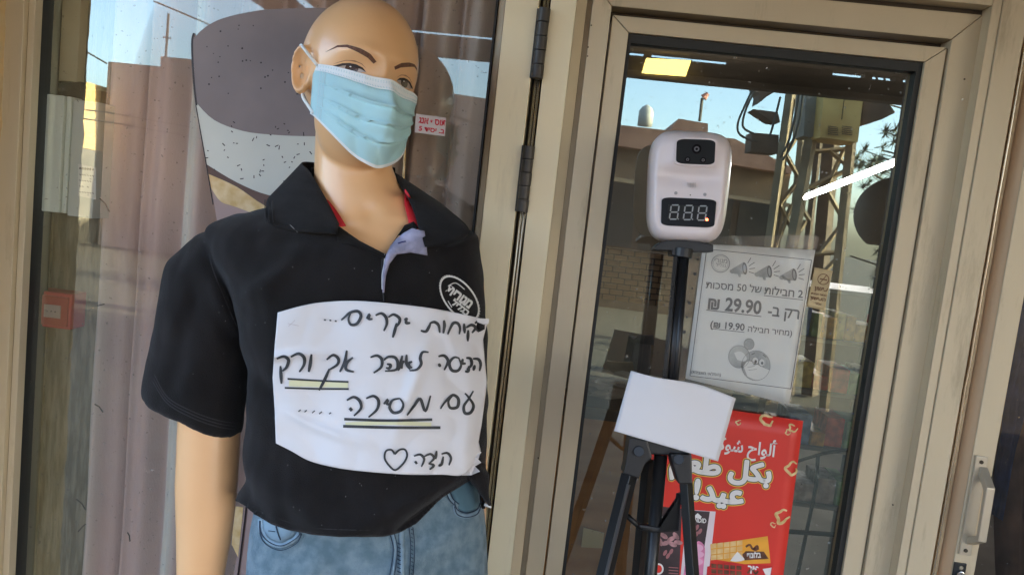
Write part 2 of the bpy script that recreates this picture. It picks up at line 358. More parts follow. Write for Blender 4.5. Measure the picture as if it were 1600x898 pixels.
upright('stile', rb1+.012+G, sx1, -.031, ALU_R, fl, z1=2.5, bev=.002)
obj('pane', [(sx1-.01, -.0, ZB), (sx1+.75, .0, ZB), (sx1+.75, .0, 2.45), (sx1-.01, .0, 2.45)], [(0, 1, 2, 3)], GLASS_R, fl)
upright('stile', sx1+.75, sx1+.82, -.03, ALU_R, fl, z1=2.5)
# pull handle
HM = mat('handle_alu', (.50, .43, .32), .38, .5)
hpts = [P(1527, 711, -.033), P(1545, 713, -.033), P(1514, 868, -.033), P(1494, 864, -.033)]
xm0 = (hpts[0].x+hpts[3].x)/2; xm1 = (hpts[1].x+hpts[2].x)/2; zt_, zb_ = hpts[0].z, hpts[3].z
hd = obj('handle', *box_geo((xm0, -.036, zb_), (xm1, -.031, zt_)), HM, fl, bevel=.0015, origin=(xm0, -.036, zb_))
xc = (xm0+xm1)/2+.004; hz = zt_-zb_
prof = [(-.036, zt_-.016), (-.066, zt_-.040), (-.068, zb_+.036), (-.036, zb_+.018)]
prof2 = [(-.036, zb_+.030), (-.060, zb_+.043), (-.058, zt_-.048), (-.036, zt_-.030)]
ring = [(xc-.006, a, b) for a, b in prof+prof2]
obj('grip', *prism(ring, (.013, 0, 0)), HM, hd, bevel=.0015)
for zz in (zt_-.009, zb_+.008): MB().tube([(xm0+.009, -.0375, zz), (xm0+.009, -.035, zz)], .003, 12).build('screw', GROOVE, hd)
lk = P(1499, 889, -.033); lock = obj('lock', *box_geo((lk.x-.0095, -.0345, lk.z-.035), (lk.x+.0095, -.031, lk.z+.011)), BLK, fl, bevel=.001)
MB().tube([(lk.x, -.041, lk.z-.006), (lk.x, -.034, lk.z-.006)], .006, 16).build('cylinder', mat('chrome', (.6, .6, .58), .15, 1), lock, bevel=.0008)
MB().tube([(lk.x, -.038, lk.z+.005), (lk.x, -.034, lk.z+.005)], .003, 10).build('screw', ROD, lock)
# wall above the front (holds the roof up)
aw = thing('upper_wall', 'plain plaster wall above the shop front', 'wall', (0, 0, 2.5))
obj('plaster', *box_geo((-6, -.02, 2.53), (9, .12, 3.6)), PLAS, aw)
for a, b in ((-6, xe-2.2), (sx1+.83, 9)): obj('plaster', *box_geo((a, -.03, 0), (b, .1, 2.53)), PLAS, aw)
struct('roof_slab', *box_geo((-6, .0, 3.6), (6, 6.2, 3.8)), SWALL)
struct('threshold', *box_geo((-3, -.04, 0), (3, .1, .05)), mat('stone_sill', (.35, .32, .27), .6, var=.2))

# ================================================================== behind the window
WOODW = mat('weathered_board', (.16, .135, .08), .85, col2=(.26, .225, .15), vscale=26, contrast=(.44, .58), bump=1.0, bscale=40, stretch=(3, 1, .4), det=10)
pw = thing('wooden_partition', 'weathered grey-brown board partition behind the left edge of the window', 'partition', (xw0, .09, 0))
xp1 = X(150, 0, 108, 898, .10); xpm = X(100, 0, 66, 898, .10)
obj('board', *box_geo((xw0-.3, .09, 0), (xpm-.001, .11, 2.5)), WOODW, pw, bevel=.002)
obj('board', *box_geo((xpm, .091, 0), (xp1+.04, .111, 2.5)), WOODW, pw, bevel=.002)
a = P(66, 0, .08); b = P(132, 128, .08)
obj('panel', *box_geo((a.x-.05, .072, P(80, 132, .08).z), (P(90, 100, .08).x, .089, 2.5)), mat('cream_panel', (.42, .38, .25), .6, var=.08), pw, bevel=.002)
obj('panel', *box_geo((P(92, 100, .08).x, .066, P(100, 128, .08).z), (P(129, 100, .08).x, .089, 2.5)), mat('cream_panel2', (.50, .44, .29), .6, var=.08), pw, bevel=.002)
hl = [P(x, y, .064) for x, y in ((96, 130), (126, 128), (126, 141), (158, 142), (157, 172), (128, 160), (70, 147), (70, 136))]
obj('hole_slab', *prism(hl, (0, .02, 0)), mat('hole_dark', (.05, .035, .02), .9, var=.5, vscale=60, bump=.6), pw)  # dark slab, the darkness of a hole above the fuse box put into its colour
a0, a1, a2 = P(100, 148, .03), P(124, 160, .03), P(60, 148, .03)
eb = thing('electric_box', 'pale grey metal fuse box behind the window above the red call point', 'fuse box', (a0.x, .06, a1.z))
GB = mat('box_grey', (.58, .64, .58), .45, var=.05, bump=.1, bscale=30); GB2 = mat('box_side', (.50, .53, .48), .5, var=.06)
x0 = P(60, 240, .03).x; x1 = P(98, 240, .03).x; x2 = P(146, 240, .03).x; zt2 = P(100, 150, .03).z; zb2 = P(96, 333, .03).z
obj('door', *box_geo((x0, .028, zb2), (x1-.001, .088, zt2)), GB, eb, bevel=.002)
obj('cover', *box_geo((x1, .034, zb2), (x1+.008, .088, zt2)), GB, eb, bevel=.0015)
obj('side', *box_geo((x1+.009, .037, zb2-.004), (x2, .088, zt2-.004)), GB2, eb, bevel=.002)
lb = flat('label', [(122, 256), (150, 262), (150, 312), (122, 306)], .0365, PAPER2, eb)
tm = M2()
for k, (w_, y_) in enumerate(((26, 262), (24, 272), (26, 281), (20, 290), (24, 299))):
    for j in range(int(w_/4)):
        if random.random() < .85: tm.line([(124+j*4, y_+j*.4), (126.5+j*4, y_+2+j*.4)], 3.2 if k == 0 else 1.3, 2)
tm.plane('small_print', .036, INKG, lb)
c0 = P(54, 452, .05); c1 = P(112, 515, .05)
fa = thing('fire_call_point', 'red square fire alarm call point on the board behind the window', 'alarm', (c0.x, .06, c1.z))
FR = mat('alarm_red', (.42, .035, .035), .4); 
obj('housing', *box_geo((c0.x, .045, c1.z), (c1.x, .09, c0.z)), FR, fa, bevel=.003)
wv = c1.x-c0.x; hv = c0.z-c1.z
obj('bezel', *box_geo((c0.x+wv*.28, .041, c1.z+hv*.08), (c1.x-wv*.06, .046, c0.z-hv*.10)), mat('alarm_red2', (.30, .025, .02), .35), fa, bevel=.001)
cv = obj('cover_plate', *box_geo((c0.x+wv*.36, .0395, c1.z+hv*.30), (c1.x-wv*.22, .042, c0.z-hv*.34)), mat('alarm_plate', (.34, .26, .22), .5), fa, bevel=.0005)
for k in range(3): MB().tube([(c0.x+wv*(.45+.1*k), .0385, c1.z+hv*.48), (c0.x+wv*(.45+.1*k), .040, c1.z+hv*.48)], .0011, 8).build('dot', GROOVE, cv)
vs_ = thing('conduit', 'narrow rust-red conduit running down the partition behind the window', 'conduit', (c0.x, .08, 1.2))
MB().box((P(56, 400, .08).x-.001, .078, c0.z), (P(63, 400, .08).x, .0895, zb2)).build('duct', mat('rust_red', (.22, .08, .05), .8, var=.3), vs_)

# curtain
CURT = mat('curtain_cloth', (.36, .245, .225), .9, var=.08, vscale=30, bump=.25, bscale=500, sheen=.2, stretch=(1, 1, .3))
n_ = CURT.node_tree.nodes; l_ = CURT.node_tree.links; b_ = n_['Principled BSDF']
tc = n_.new('ShaderNodeTexCoord'); sp = n_.new('ShaderNodeSeparateXYZ'); l_.new(tc.outputs['UV'], sp.inputs[0])
rp = n_.new('ShaderNodeValToRGB'); rp.color_ramp.interpolation = 'LINEAR'
e = rp.color_ramp.elements
stops = [(0.000, (0.716, 0.676, 0.575)), (0.045, (0.742, 0.688, 0.588)), (0.075, (0.560, 0.402, 0.353)), (0.180, (0.638, 0.455, 0.405)), (0.200, (0.598, 0.441, 0.392)), (0.215, (0.768, 0.754, 0.680)), (0.255, (0.768, 0.754, 0.666)), (0.275, (0.546, 0.389, 0.347)), (0.500, (0.612, 0.455, 0.405)), (0.700, (0.521, 0.395, 0.340)), (0.780, (0.494, 0.383, 0.327)), (0.800, (0.690, 0.598, 0.510)), (0.840, (0.507, 0.389, 0.334)), (0.890, (0.664, 0.584, 0.497)), (0.930, (0.481, 0.363, 0.314)), (0.960, (0.612, 0.520, 0.445)), (1.000, (0.481, 0.375, 0.327))]
while len(e) < len(stops): e.new(.5)
for i, (p_, c_) in enumerate(stops): e[i].position = p_; e[i].color = (*c_, 1)
l_.new(sp.outputs[0], rp.inputs[0])
old = b_.inputs['Base Color'].links[0].from_socket
mxn = n_.new('ShaderNodeMix'); mxn.data_type = 'RGBA'; mxn.blend_type = 'MIX'; mxn.inputs[0].default_value = .15
l_.new(rp.outputs[0], mxn.inputs[6]); l_.new(old, mxn.inputs[7]); l_.new(mxn.outputs[2], b_.inputs['Base Color'])
cx0 = X(150, 150, 106, 898, .10); cx1 = xw1+.06
nx, nz = 260, 30; vs = []; fs = []
def fold(t, z):
    ph = t*62+1.2*math.sin(t*9)+.25*math.sin(z*1.3)
    return .016*math.sin(ph)+.008*math.sin(ph*2.3+1.1)+.004*noise.noise(Vector((t*30, z*1.5, 0)))
for j in range(nz+1):
    z = .08+2.4*j/nz
    for i in range(nx+1):
        t = i/nx; edge = .006*noise.noise(Vector((z*3, 1, 0)))
        vs.append((cx0+edge*(1-t)+(cx1-cx0)*t+.006*math.cos(t*62), .105+fold(t, z), z))
for j in range(nz):
    for i in range(nx): a = j*(nx+1)+i; fs.append((a, a+1, a+nx+2, a+nx+1))
cur = thing('curtain', 'dusty pink and grey striped curtain hanging in folds behind the shop window', 'curtain', (cx0, .1, 0))
cl = obj('cloth', vs, fs, CURT, cur, smooth=True)
uv = cl.data.uv_layers.new(name='UVMap')
for lp in cl.data.loops: uv.data[lp.index].uv = ((lp.vertex_index % (nx+1))/nx, (lp.vertex_index//(nx+1))/nz)
for (a, b, c, d) in ((156, 310, 171, 331), (140, 484, 163, 475), (148, 631, 161, 644), (119, 779, 134, 796), (122, 830, 134, 818), (199, 831, 203, 845)):
    MB().tube([P(a, b, .05), P((a+c)/2+1, (b+d)/2-2, .05), P(c, d, .05)], .0011, 6).build('loose_thread', GROOVE, cur)

# dessert decal stuck on the inside of the window
dc = thing('dessert_decal', 'large printed dessert cup sticker on the window behind the mannequin', 'sticker', tuple(P(430, 300, .023)))
YD = .0182
def dmat(n, c, **k): return mat(n, c, .35, spec=.35, **k)
DG = dmat('decal_cocoa', (.20, .155, .145), col2=(.26, .205, .19), vscale=6); DW = dmat('decal_cream', (.68, .67, .58), col2=(.58, .59, .52), vscale=5)
DB = dmat('decal_brown', (.12, .065, .05), var=.15); DO = dmat('decal_wafer', (.66, .42, .16), col2=(.82, .62, .34), vscale=45); DK = dmat('decal_line', (.03, .02, .02)); DP = dmat('decal_pink', (.40, .28, .25), var=.1, vscale=10)
top = catmull([(301, 62), (318, 45), (345, 30), (390, 19), (440, 14), (520, 14), (590, 30), (622, 60)], 5)
flat('cocoa_top', top+catmull([(622, 150), (606, 195), (560, 212), (485, 213), (430, 211), (380, 205), (335, 188), (306, 160)], 4), YD, DG, dc)
flat('cream_layer', catmull([(306, 160), (335, 188), (380, 205), (430, 211), (485, 213), (560, 212), (606, 195), (622, 150)], 4)+[(603, 262)]+catmull([(600, 305), (480, 312), (420, 305), (370, 285), (323, 257)], 4), YD+.0002, DW, dc)
flat('chocolate_layer', catmull([(323, 257), (370, 285), (420, 305), (480, 312), (600, 305)], 4)+[(600, 345)]+catmull([(480, 350), (415, 322), (370, 292), (326, 272)], 4), YD+.0004, DB, dc)
flat('wafer_layer', catmull([(326, 272), (370, 292), (415, 322), (480, 350)], 4)+[(520, 380)]+catmull([(440, 350), (370, 324), (345, 315), (330, 294)], 4), YD+.0006, DO, dc)
flat('cup_stem', [(330, 294), (345, 315), (370, 324), (440, 350), (520, 380), (520, 640), (470, 898), (365, 898), (385, 780), (392, 680), (352, 420)], YD+.0008, DP, dc)
flat('wafer_patch', [(366, 790), (380, 792), (372, 870), (362, 850)], YD+.0003, DO, dc)
for pts_, w_ in (([(303, 52), (300, 70), (303, 130), (307, 165)], 3.2), ([(306, 165), (322, 255), (333, 320)], 1.6), ([(392, 640), (388, 760), (372, 898)], 3)): bl = M2(); bl.line(pts_, w_, 4); bl.plane('outline', YD-.0003, DK, dc)
fk = M2()
for k in range(95):
    a = random.uniform(318, 600); b = random.uniform(185, 300)
    if b < 190+ (0 if a > 345 else 20) or b > 262+(a-323)*.33: continue
    q = random.uniform(0, 3.1); s_ = random.uniform(2.5, 6.5); fk.poly([(a, b), (a+s_*math.cos(q), b+s_*math.sin(q)), (a+s_*math.cos(q)+1.6*math.sin(q), b+s_*math.sin(q)-1.6*math.cos(q)), (a+1.4*math.sin(q+.4), b-1.4*math.cos(q))])
for k in range(26):
    a = random.uniform(320, 470); b = random.uniform(40, 150); fk.disc((a, b), random.uniform(.8, 1.7), n=6)
tag(fk.plane('chocolate_fleck', YD-.0002, DK, dc), kind='stuff')
MB().tube([P(633, 225, .03), P(630, 290, .03)], .0022, 8).build('yellow_edge', DO, dc)

# red and white lettered sticker
sk_ = thing('shop_name_sticker', 'small white sticker with red Hebrew lettering on the window beside the mask', 'sticker', tuple(P(676, 195, .018)))
YS = .0185; RT_ = mat('sticker_red', (.72, .03, .06), .6); WS = mat('sticker_white', (.72, .66, .66), .6)
flat('backing', [(650, 178), (697, 184), (695, 213), (648, 207)], YS, WS, sk_)
for s_, a, b, tl in (('תוסף אנג'[::-1], (654, 192), (696, 197), 1.25), ('ב. יסיד 5'[::-1], (654, 204), (694, 209), .9)):
    g = text_px(s_, a, b, tl, .03); obj('lettering', onplane(g[0], YS-.0004), g[1], RT_, sk_)

# ================================================================== inside the shop
DW1 = mat('counter_wood', (.36, .17, .055), .4, col2=(.48, .25, .09), vscale=3, stretch=(1, 1, 6), coat=.3)
def B(px0, py0, px1, py1, Y, d): # box from two pixels on plane Y
    a, b = P(px0, py0, Y), P(px1, py1, Y); return (min(a.x, b.x), Y, min(a.z, b.z)), (max(a.x, b.x), Y+d, max(a.z, b.z))
ct = thing('counter', 'brown wooden counter seen dimly through the lower left of the door glass', 'counter', tuple(P(950, 800, .6)))
a, b = P(880, 625, .6), P(1040, 640, .6)
obj('front', *box_geo((a.x-.3, .6, 0), (b.x+.05, .62, a.z-.03)), DW1, ct, bevel=.002)
obj('top', *box_geo((a.x-.32, .57, a.z-.03), (b.x+.08, 1.15, a.z)), mat('counter_top', (.10, .08, .06), .3), ct, bevel=.003)
obj('side', *box_geo((b.x+.03, .62, 0), (b.x+.05, 1.1, a.z-.03)), DW1, ct)
bn = thing('paper_bag', 'crumpled pale bags lying on the brown counter behind the door', 'bag', tuple(P(940, 600, .7)))
bm = bmesh.new(); bmesh.ops.create_icosphere(bm, subdivisions=4, radius=1)
vs = []; c = P(945, 600, .72)
for v in bm.verts:
    d = 1+.35*noise.noise(v.co*2.2)+.15*noise.noise(v.co*6); vs.append(c+Vector((v.co.x*.10*d, v.co.y*.06*d, v.co.z*.035*d)))
obj('crumpled_bag', vs, [[q.index for q in f.verts] for f in bm.faces], mat('bag', (.45, .43, .38), .5), bn)
bm.free()
cb = thing('carton', 'small cream card notice on the front of the brown counter', 'card', tuple(P(925, 838, .59)))
flat('card', [(912, 824), (944, 833), (941, 856), (908, 854)], .585, mat('cream_card', (.62, .55, .34), .8), cb, .004)
tb = thing('fluorescent_light', 'bright white fluorescent tube light on the shop ceiling seen through the door', 'light', tuple(P(1330, 280, 2.0)))
ZT = P(1262, 309, 3.0).z
def PZ(px, py, z):
    d = ray(px, py); return CAM+d*((z-CAM.z)/d.z)
t0, t1 = P(1258, 309, 4.6), P(1412, 251, 2.2)
TUBE = mat('tube_light', (.9, .9, 1), .5, emit=(.90, .92, 1.0), estr=18)
MB().tube([t0, t0.lerp(t1, .5), t1], [.013, .011, .0075], 12).build('tube', TUBE, tb, smooth=True)
mid = (t0+t1)/2; MB().tube([t0+Vector((0, 0, .024)), t1+Vector((0, 0, .022))], .007, 4).build('fitting', mat('fitting', (.7, .7, .68), .5), tb)
# shelves of goods
GO = [(.80, .40, .06), (.80, .12, .06), (.75, .72, .62), (.16, .30, .55), (.80, .62, .14), (.22, .42, .16), (.55, .48, .44)]
GN = ['orange', 'red', 'white', 'blue', 'yellow', 'green', 'grey']; ORD = ['first', 'second', 'third', 'fourth', 'fifth', 'sixth', 'seventh', 'eighth', 'ninth', 'tenth', 'eleventh', 'twelfth']; SHN = ['', 'topmost', 'second', 'third', 'lowest']
GM = [mat('goods_%d' % i, c_, .5, var=.3, vscale=40) for i, c_ in enumerate(GO)]
SHM = mat('shelf_metal', (.20, .19, .17), .5)
sh = thing('goods_shelf', 'metal shelf unit of coloured packets behind the right half of the door glass', 'shelf', tuple(P(1290, 560, 1.2)))
s0 = P(1215, 500, 1.2).x; s1 = P(1420, 500, 1.2).x
for k, py in enumerate((450, 530, 612, 700, 790)):
    z = P(1290, py, 1.2).z; obj('shelf_board', *box_geo((s0, 1.2, z-.012), (s1, 1.55, z)), SHM, sh)
    x = s0+.01; ci = 0
    while x < s1-.05 and k > 0:
        w_ = random.choice((.03, .045, .06, .075)); h_ = random.uniform(.04, .095)
        gi = random.randrange(7); o = obj('packet', *box_geo((x, 1.21+random.uniform(0, .03), z), (x+w_*.93, 1.36, z+h_)), GM[gi], None, bevel=.002, origin=(x, 1.21, z), seg=1)
        tag(o, '%s grocery packet, %s from the left on the %s stocked shelf behind the door' % (GN[gi], ORD[min(ci, 11)], SHN[k]), 'packet', 'grocery packets on the shelf'); x += w_; ci += 1
for x in (s0-.02, s1): obj('post', *box_geo((x, 1.2, 0), (x+.02, 1.55, P(1290, 430, 1.2).z)), SHM, sh)
# brickwork and clutter over the counter
BRK = mat('dull_brick', (.40, .24, .13), .9, col2=(.55, .37, .22), vscale=9, bump=.4); MOR = mat('mortar', (.16, .11, .07), .9)
bw = thing('brick_partition', 'patch of dull brown brickwork inside the shop left of the tripod column', 'wall', tuple(P(1000, 450, 1.8)))
q0, q1 = P(930, 385, 1.8), P(1045, 480, 1.8)
obj('mortar_bed', *box_geo((q0.x, 1.81, q1.z), (q1.x, 1.9, q0.z)), MOR, bw)
nr_ = 9; bh = (q0.z-q1.z)/nr_; bwid = (q1.x-q0.x)/6; bme = None
for r_ in range(nr_):
    for c_ in range(6):
        x_ = q0.x+bwid*(c_+(.5 if r_ % 2 else 0)); z_ = q1.z+bh*r_
        if bme is None: bme = obj('brick', *box_geo((x_+.002, 1.79, z_+.003), (x_+bwid-.004, 1.82, z_+bh-.003)), BRK, bw, origin=(x_, 1.8, z_))
        else: o = bpy.data.objects.new('brick', bme.data); link(o, bw); o.location = Vector((x_, 1.8+random.uniform(-.004, .004), z_))-wl(bw)
for i, (px_, py_, w_, h_, c_, n_l, lab) in enumerate(((925, 560, .07, .12, (.10, .11, .13), 'box', 'dark slate box standing on the counter near the door edge'), (960, 572, .09, .08, (.30, .24, .16), 'box', 'tan open carton on the counter left of the tripod'), (995, 566, .06, .14, (.12, .13, .17), 'bag', 'dark blue bag slumped on the counter beside the tripod'), (1015, 585, .08, .06, (.45, .40, .34), 'box', 'pale low box on the counter just behind the tripod column'))):
    c = P(px_, py_+30, .85); t_ = thing('carton' if n_l == 'box' else 'bag', lab, n_l, (c.x, .85, c.z-.02)); m_ = mat('clutter_%d' % i, c_, .6, var=.3, vscale=20)
    vs, fs = box_geo((c.x-w_/2, .82, c.z-.03), (c.x+w_/2, .95, c.z-.03+h_)); vs = [Vector(v)+Vector((noise.noise(Vector(v)*19), noise.noise(Vector(v)*23), noise.noise(Vector(v)*31)))*.02 for v in vs]
    obj('shell', vs, fs, m_, t_, bevel=.006); obj('flap', [Vector((c.x-w_/2, .82, c.z-.03+h_)), Vector((c.x+w_/2, .82, c.z-.03+h_)), Vector((c.x+w_/2-.01, .79, c.z+h_)), Vector((c.x-w_/2+.01, .78, c.z+h_-.004))], [(0, 1, 2, 3)], m_, t_, solid=.002)
# iron grille behind the door
gr = thing('iron_bars', 'thin dark iron bars crossing low behind the door glass right of the poster', 'grille', tuple(P(1280, 830, .12)))
IR = mat('iron', (.035, .028, .02), .6)
MB().tube([P(1278, 712, .12), P(1275, 760, .12), P(1246, 898, .12), P(1232, 960, .12)], .0035, 8).build('bar', IR, gr)
MB().tube([P(1222, 829, .12), P(1326, 836, .12)], .0045, 8).build('bar', IR, gr)
MB().tube([P(1240, 722, .12), P(1285, 708, .12), P(1336, 700, .12)], .003, 8).build('bar', IR, gr)
# rounded grey thing at the right edge
gd = thing('round_cover', 'smooth grey-brown rounded hanging cover mirrored at the upper right edge of the door glass', 'cover', tuple(RP(1412, 338, 1.5)))
c = RP(1414, 338, 1.5); bm = bmesh.new(); bmesh.ops.create_uvsphere(bm, u_segments=36, v_segments=24, radius=1)
obj('shell', [c+Vector((v.co.x*.150, v.co.y*.10, v.co.z*.135 if v.co.z > -.80 else -.108)) for v in bm.verts], [[q.index for q in f.verts] for f in bm.faces], mat('dull_grey', (.22, .18, .16), .6, var=.1, vscale=4), gd, smooth=True); bm.free()
MB().tube([c+Vector((0, 0, .13)), c+Vector((0, 0, 1.0))], .008, 8).build('hanger', IR, gd)
# blue cloth and shade behind the far right pane
bc = thing('blue_cloth', 'dark blue garment hanging in the dim opening at the far right', 'cloth', tuple(P(1580, 600, .15)))
vs = []; fs = []; Lc = [(1594, 420), (1588, 480), (1582, 560), (1568, 640), (1558, 720), (1548, 800)]; Rc = [(1640, 420), (1630, 480), (1612, 560), (1596, 640), (1578, 720), (1562, 810)]
for i in range(6):
    for k in range(9):
        t = k/8; p = P(Lc[i][0]*(1-t)+Rc[i][0]*t, Lc[i][1]*(1-t)+Rc[i][1]*t, .15); p.y += .012*math.sin(t*14+i); vs.append(p)
for i in range(5):
    for k in range(8): a = i*9+k; fs.append((a, a+1, a+10, a+9))
obj('fabric', vs, fs, mat('navy', (.02, .06, .22), .8, var=.4, vscale=20), bc, smooth=True, solid=.004)
b2 = thing('brown_drape', 'brown hanging sheet in the dim opening beside the blue garment', 'drape', tuple(P(1590, 800, .3)))
vs = []; fs = []
for i in range(8):
    for k in range(17):
        t = k/16; p = P(1560+t*180, 420+i*90, .3); p.y += .02*math.sin(t*22+.5*i); vs.append(p)
for i in range(7):
    for k in range(16): a = i*17+k; fs.append((a, a+1, a+18, a+17))
obj('fabric', vs, fs, mat('brown_drape', (.13, .08, .055), .85, var=.5, vscale=12), b2, smooth=True, solid=.004)

# ================================================================== notices on the door
def Z2(x, y): return (1050+.323*x, 360+.323*y)
def Z3(x, y): return (900+x/2.6575, 560+y/2.6575)
def zz(Z, pts): return [Z(*p) for p in pts]
def sheet(name, quad, Y, m, parent, n=12, amp=.0012, thick=.0006, seed=0):
    vs = []; fs = []
    for j in range(n+1):
        for i in range(n+1):
            s, t = i/n, j/n; a = np.array(quad[0])*(1-s)+np.array(quad[1])*s; b = np.array(quad[3])*(1-s)+np.array(quad[2])*s; q = a*(1-t)+b*t
            p = P(q[0], q[1], Y); p.y += amp*noise.noise(Vector((s*3, t*3, seed))); vs.append(p)
    for j in range(n):
        for i in range(n): a = j*(n+1)+i; fs.append((a, a+1, a+n+2, a+n+1))
    return obj(name, vs, fs, m, parent, smooth=True, solid=thick)
PY = .018
pn = thing('price_notice', 'laminated Hebrew notice pricing packs of 50 masks at 29.90 on the door glass', 'notice', tuple(P(1170, 500, PY)))
SLV = bpy.data.materials.new('plastic_sleeve'); SLV.use_nodes = True; nn = SLV.node_tree.nodes; ll = SLV.node_tree.links; nn.clear()
oo = nn.new('ShaderNodeOutputMaterial'); t1_ = nn.new('ShaderNodeBsdfTransparent'); g1_ = nn.new('ShaderNodeBsdfGlossy'); g1_.inputs[1].default_value = .12; d1_ = nn.new('ShaderNodeBsdfDiffuse'); d1_.inputs[0].default_value = (.5, .5, .47, 1)
m1_ = nn.new('ShaderNodeMixShader'); m1_.inputs[0].default_value = .5; ll.new(g1_.outputs[0], m1_.inputs[1]); ll.new(d1_.outputs[0], m1_.inputs[2]); m2_ = nn.new('ShaderNodeMixShader'); m2_.inputs[0].default_value = .13
tn = nn.new('ShaderNodeTexNoise'); tn.inputs['Scale'].default_value = 14; tco = nn.new('ShaderNodeTexCoord'); ll.new(tco.outputs['Object'], tn.inputs[0]); bb = nn.new('ShaderNodeBump'); bb.inputs['Strength'].default_value = .8; bb.inputs['Distance'].default_value = .01; ll.new(tn.outputs[0], bb.inputs['Height']); ll.new(bb.outputs[0], g1_.inputs['Normal'])
ll.new(t1_.outputs[0], m2_.inputs[1]); ll.new(m1_.outputs[0], m2_.inputs[2]); ll.new(m2_.outputs[0], oo.inputs[0])
sheet('printed_sheet', zz(Z2, [(150, 65), (693, 95), (567, 840), (65, 715)]), PY, PAPER2, pn, amp=0)
sheet('sleeve', zz(Z2, [(60, 30), (700, 22), (575, 852), (8, 715)]), PY-.0022, SLV, pn, amp=.0010, thick=0)
for k in range(9):
    hs = M2(); hs.disc(Z2(*(124-k*13, 140+k*70)), 2.6 if k % 2 else 1.6, n=12); hs.plane('punch_hole', PY-.0042, INK, pn)
YI = PY-.0008
fr = M2(); c4 = zz(Z2, [(168, 90), (675, 143), (575, 765), (87, 702)]); fr.line([c4[0], c4[1]], 1.1); fr.line([c4[1], c4[2]], 1.1); fr.line([c4[2], c4[3]], 1.1); fr.line([c4[3], c4[0]], 1.1); fr.plane('border', YI, INKG, pn)
def ptext(s, a, b, m, tall=1.0, bold=0.0, Z=Z2, Y=YI, par=pn, nm='lettering', shear=0):
    g = text_px(s, Z(*a), Z(*b), tall, bold, shear); return obj(nm, onplane(g[0], Y), g[1], m, par)
lg = M2(); lg.ring(Z2(235, 160), 14, 13.6, 1.7).ring(Z2(235, 160), 11.6, 11.2, .6); lg.plane('round_emblem', YI, INKL, pn)
ptext('ירוגמ'[::1], (205, 153), (266, 160), INKL, 1.0, .02); ptext('לילגב', (212, 172), (262, 178), INKL, .9, .02)
mgp = M2(); mgd = M2()
for (cx, cy) in ((330, 190), (450, 205), (570, 220)):
    a = (cx-38, cy+8); mgp.disc(Z2(*a), 4.4, 3.4, 14, .2); mgp.poly(zz(Z2, [(cx-40, cy-4), (cx+18, cy-38), (cx+26, cy+22), (cx-28, cy+20)]))
    mgp.poly(zz(Z2, [(cx-15, cy+16), (cx+2, cy+16), (cx+4, cy+34), (cx-6, cy+36)]))
    mgd.disc(Z2(cx+22, cy-6), 3.8, 9.6, 18, -.1)
    for (x0_, y0_, x1_, y1_) in ((36, -32, 52, -58), (42, -18, 70, -36), (44, -4, 72, -8), (42, 10, 68, 18)): mgd.line([Z2(cx+x0_, cy+y0_), Z2(cx+x1_, cy+y1_)], 1.1, 2)
tag(mgp.plane('megaphone_print', YI, INKL, pn), kind='stuff'); tag(mgd.plane('megaphone_print', YI-.0002, INKG, pn), kind='stuff')
mgw = M2()
for (cx, cy) in ((330, 190), (450, 205), (570, 220)): mgw.disc(Z2(cx+21, cy-6), 2.0, 6.6, 14, -.1)
tag(mgw.plane('megaphone_print', YI-.0004, INKL, pn), kind='stuff')
ptext('תוכסמ 50 לש', (163, 278), (432, 302), INKG, 1.0, .01); ptext('תוליבח 2', (446, 306), (632, 326), INKG, 1.0, .02)
ptext('₪ 29.90', (172, 378), (430, 404), INKG, 1.12, .028); ptext('-ב קר', (462, 410), (614, 428), INKG, 1.05, .02)
ptext('(₪ 19.90', (184, 468), (350, 484), INKG, 1.0, .022); ptext('הליבח ריחמ)', (366, 488), (580, 510), INKG, .95, .01)
ptext('(תלבגומ יאלמה)', (92, 690), (236, 704), INKG, .9, .01)
ul = M2(); ul.line([Z2(166, 384), Z2(432, 416)], 1.3); ul.line([Z2(186, 474), Z2(350, 492)], 1.0); ul.line([Z2(444, 314), Z2(634, 336)], 1.1); ul.plane('underline', YI, INKG, pn)
em = M2(); em.disc(Z2(406, 653), 22, 23, 28).disc(Z2(325, 610), 16.5, 17.5, 24); em.disc(Z2(373, 549), 8, 8.5, 16); em.plane('smiley_print', YI, mat('print_grey', (.40, .41, .38), .6, var=.2, vscale=30), pn)
em = M2(); em.poly([Z2(*p) for p in catmull([(345, 655), (372, 628), (430, 655), (470, 672), (455, 705), (410, 722), (365, 705)], 3)]); em.poly([Z2(*p) for p in catmull([(300, 590), (335, 585), (362, 615), (350, 632), (315, 625)], 3)])
for c_ in ((403, 630), (437, 638)): em.disc(Z2(*c_), 5, 6, 16)
em.plane('smiley_print', YI-.0002, PAPER2, pn)
em = M2(); em.ring(Z2(406, 653), 22.3, 23.3, .5); em.ring(Z2(325, 610), 16.6, 17.6, .5); em.ring(Z2(373, 549), 8, 8.6, .5)
for c_ in ((405, 633), (436, 641)): em.disc(Z2(*c_), 2, 2.4, 12); em.ring(Z2(c_[0]-2, c_[1]-3), 5, 6, .5)
em.line([Z2(385, 600), Z2(400, 592)], 1.2).line([Z2(440, 600), Z2(455, 612)], 1.2); em.line(zz(Z2, [(345, 655), (372, 628), (430, 655), (470, 672)]), .6, 3); em.line(zz(Z2, [(365, 662), (400, 655)]), .5).line(zz(Z2, [(370, 675), (410, 670)]), .5)
em.plane('smiley_print', YI-.0004, INKG, pn)
tp = M2(); tp.poly(zz(Z2, [(560, 20), (712, 30), (700, 92), (556, 80)])); tp.plane('tape', PY-.0032, SLV, pn)

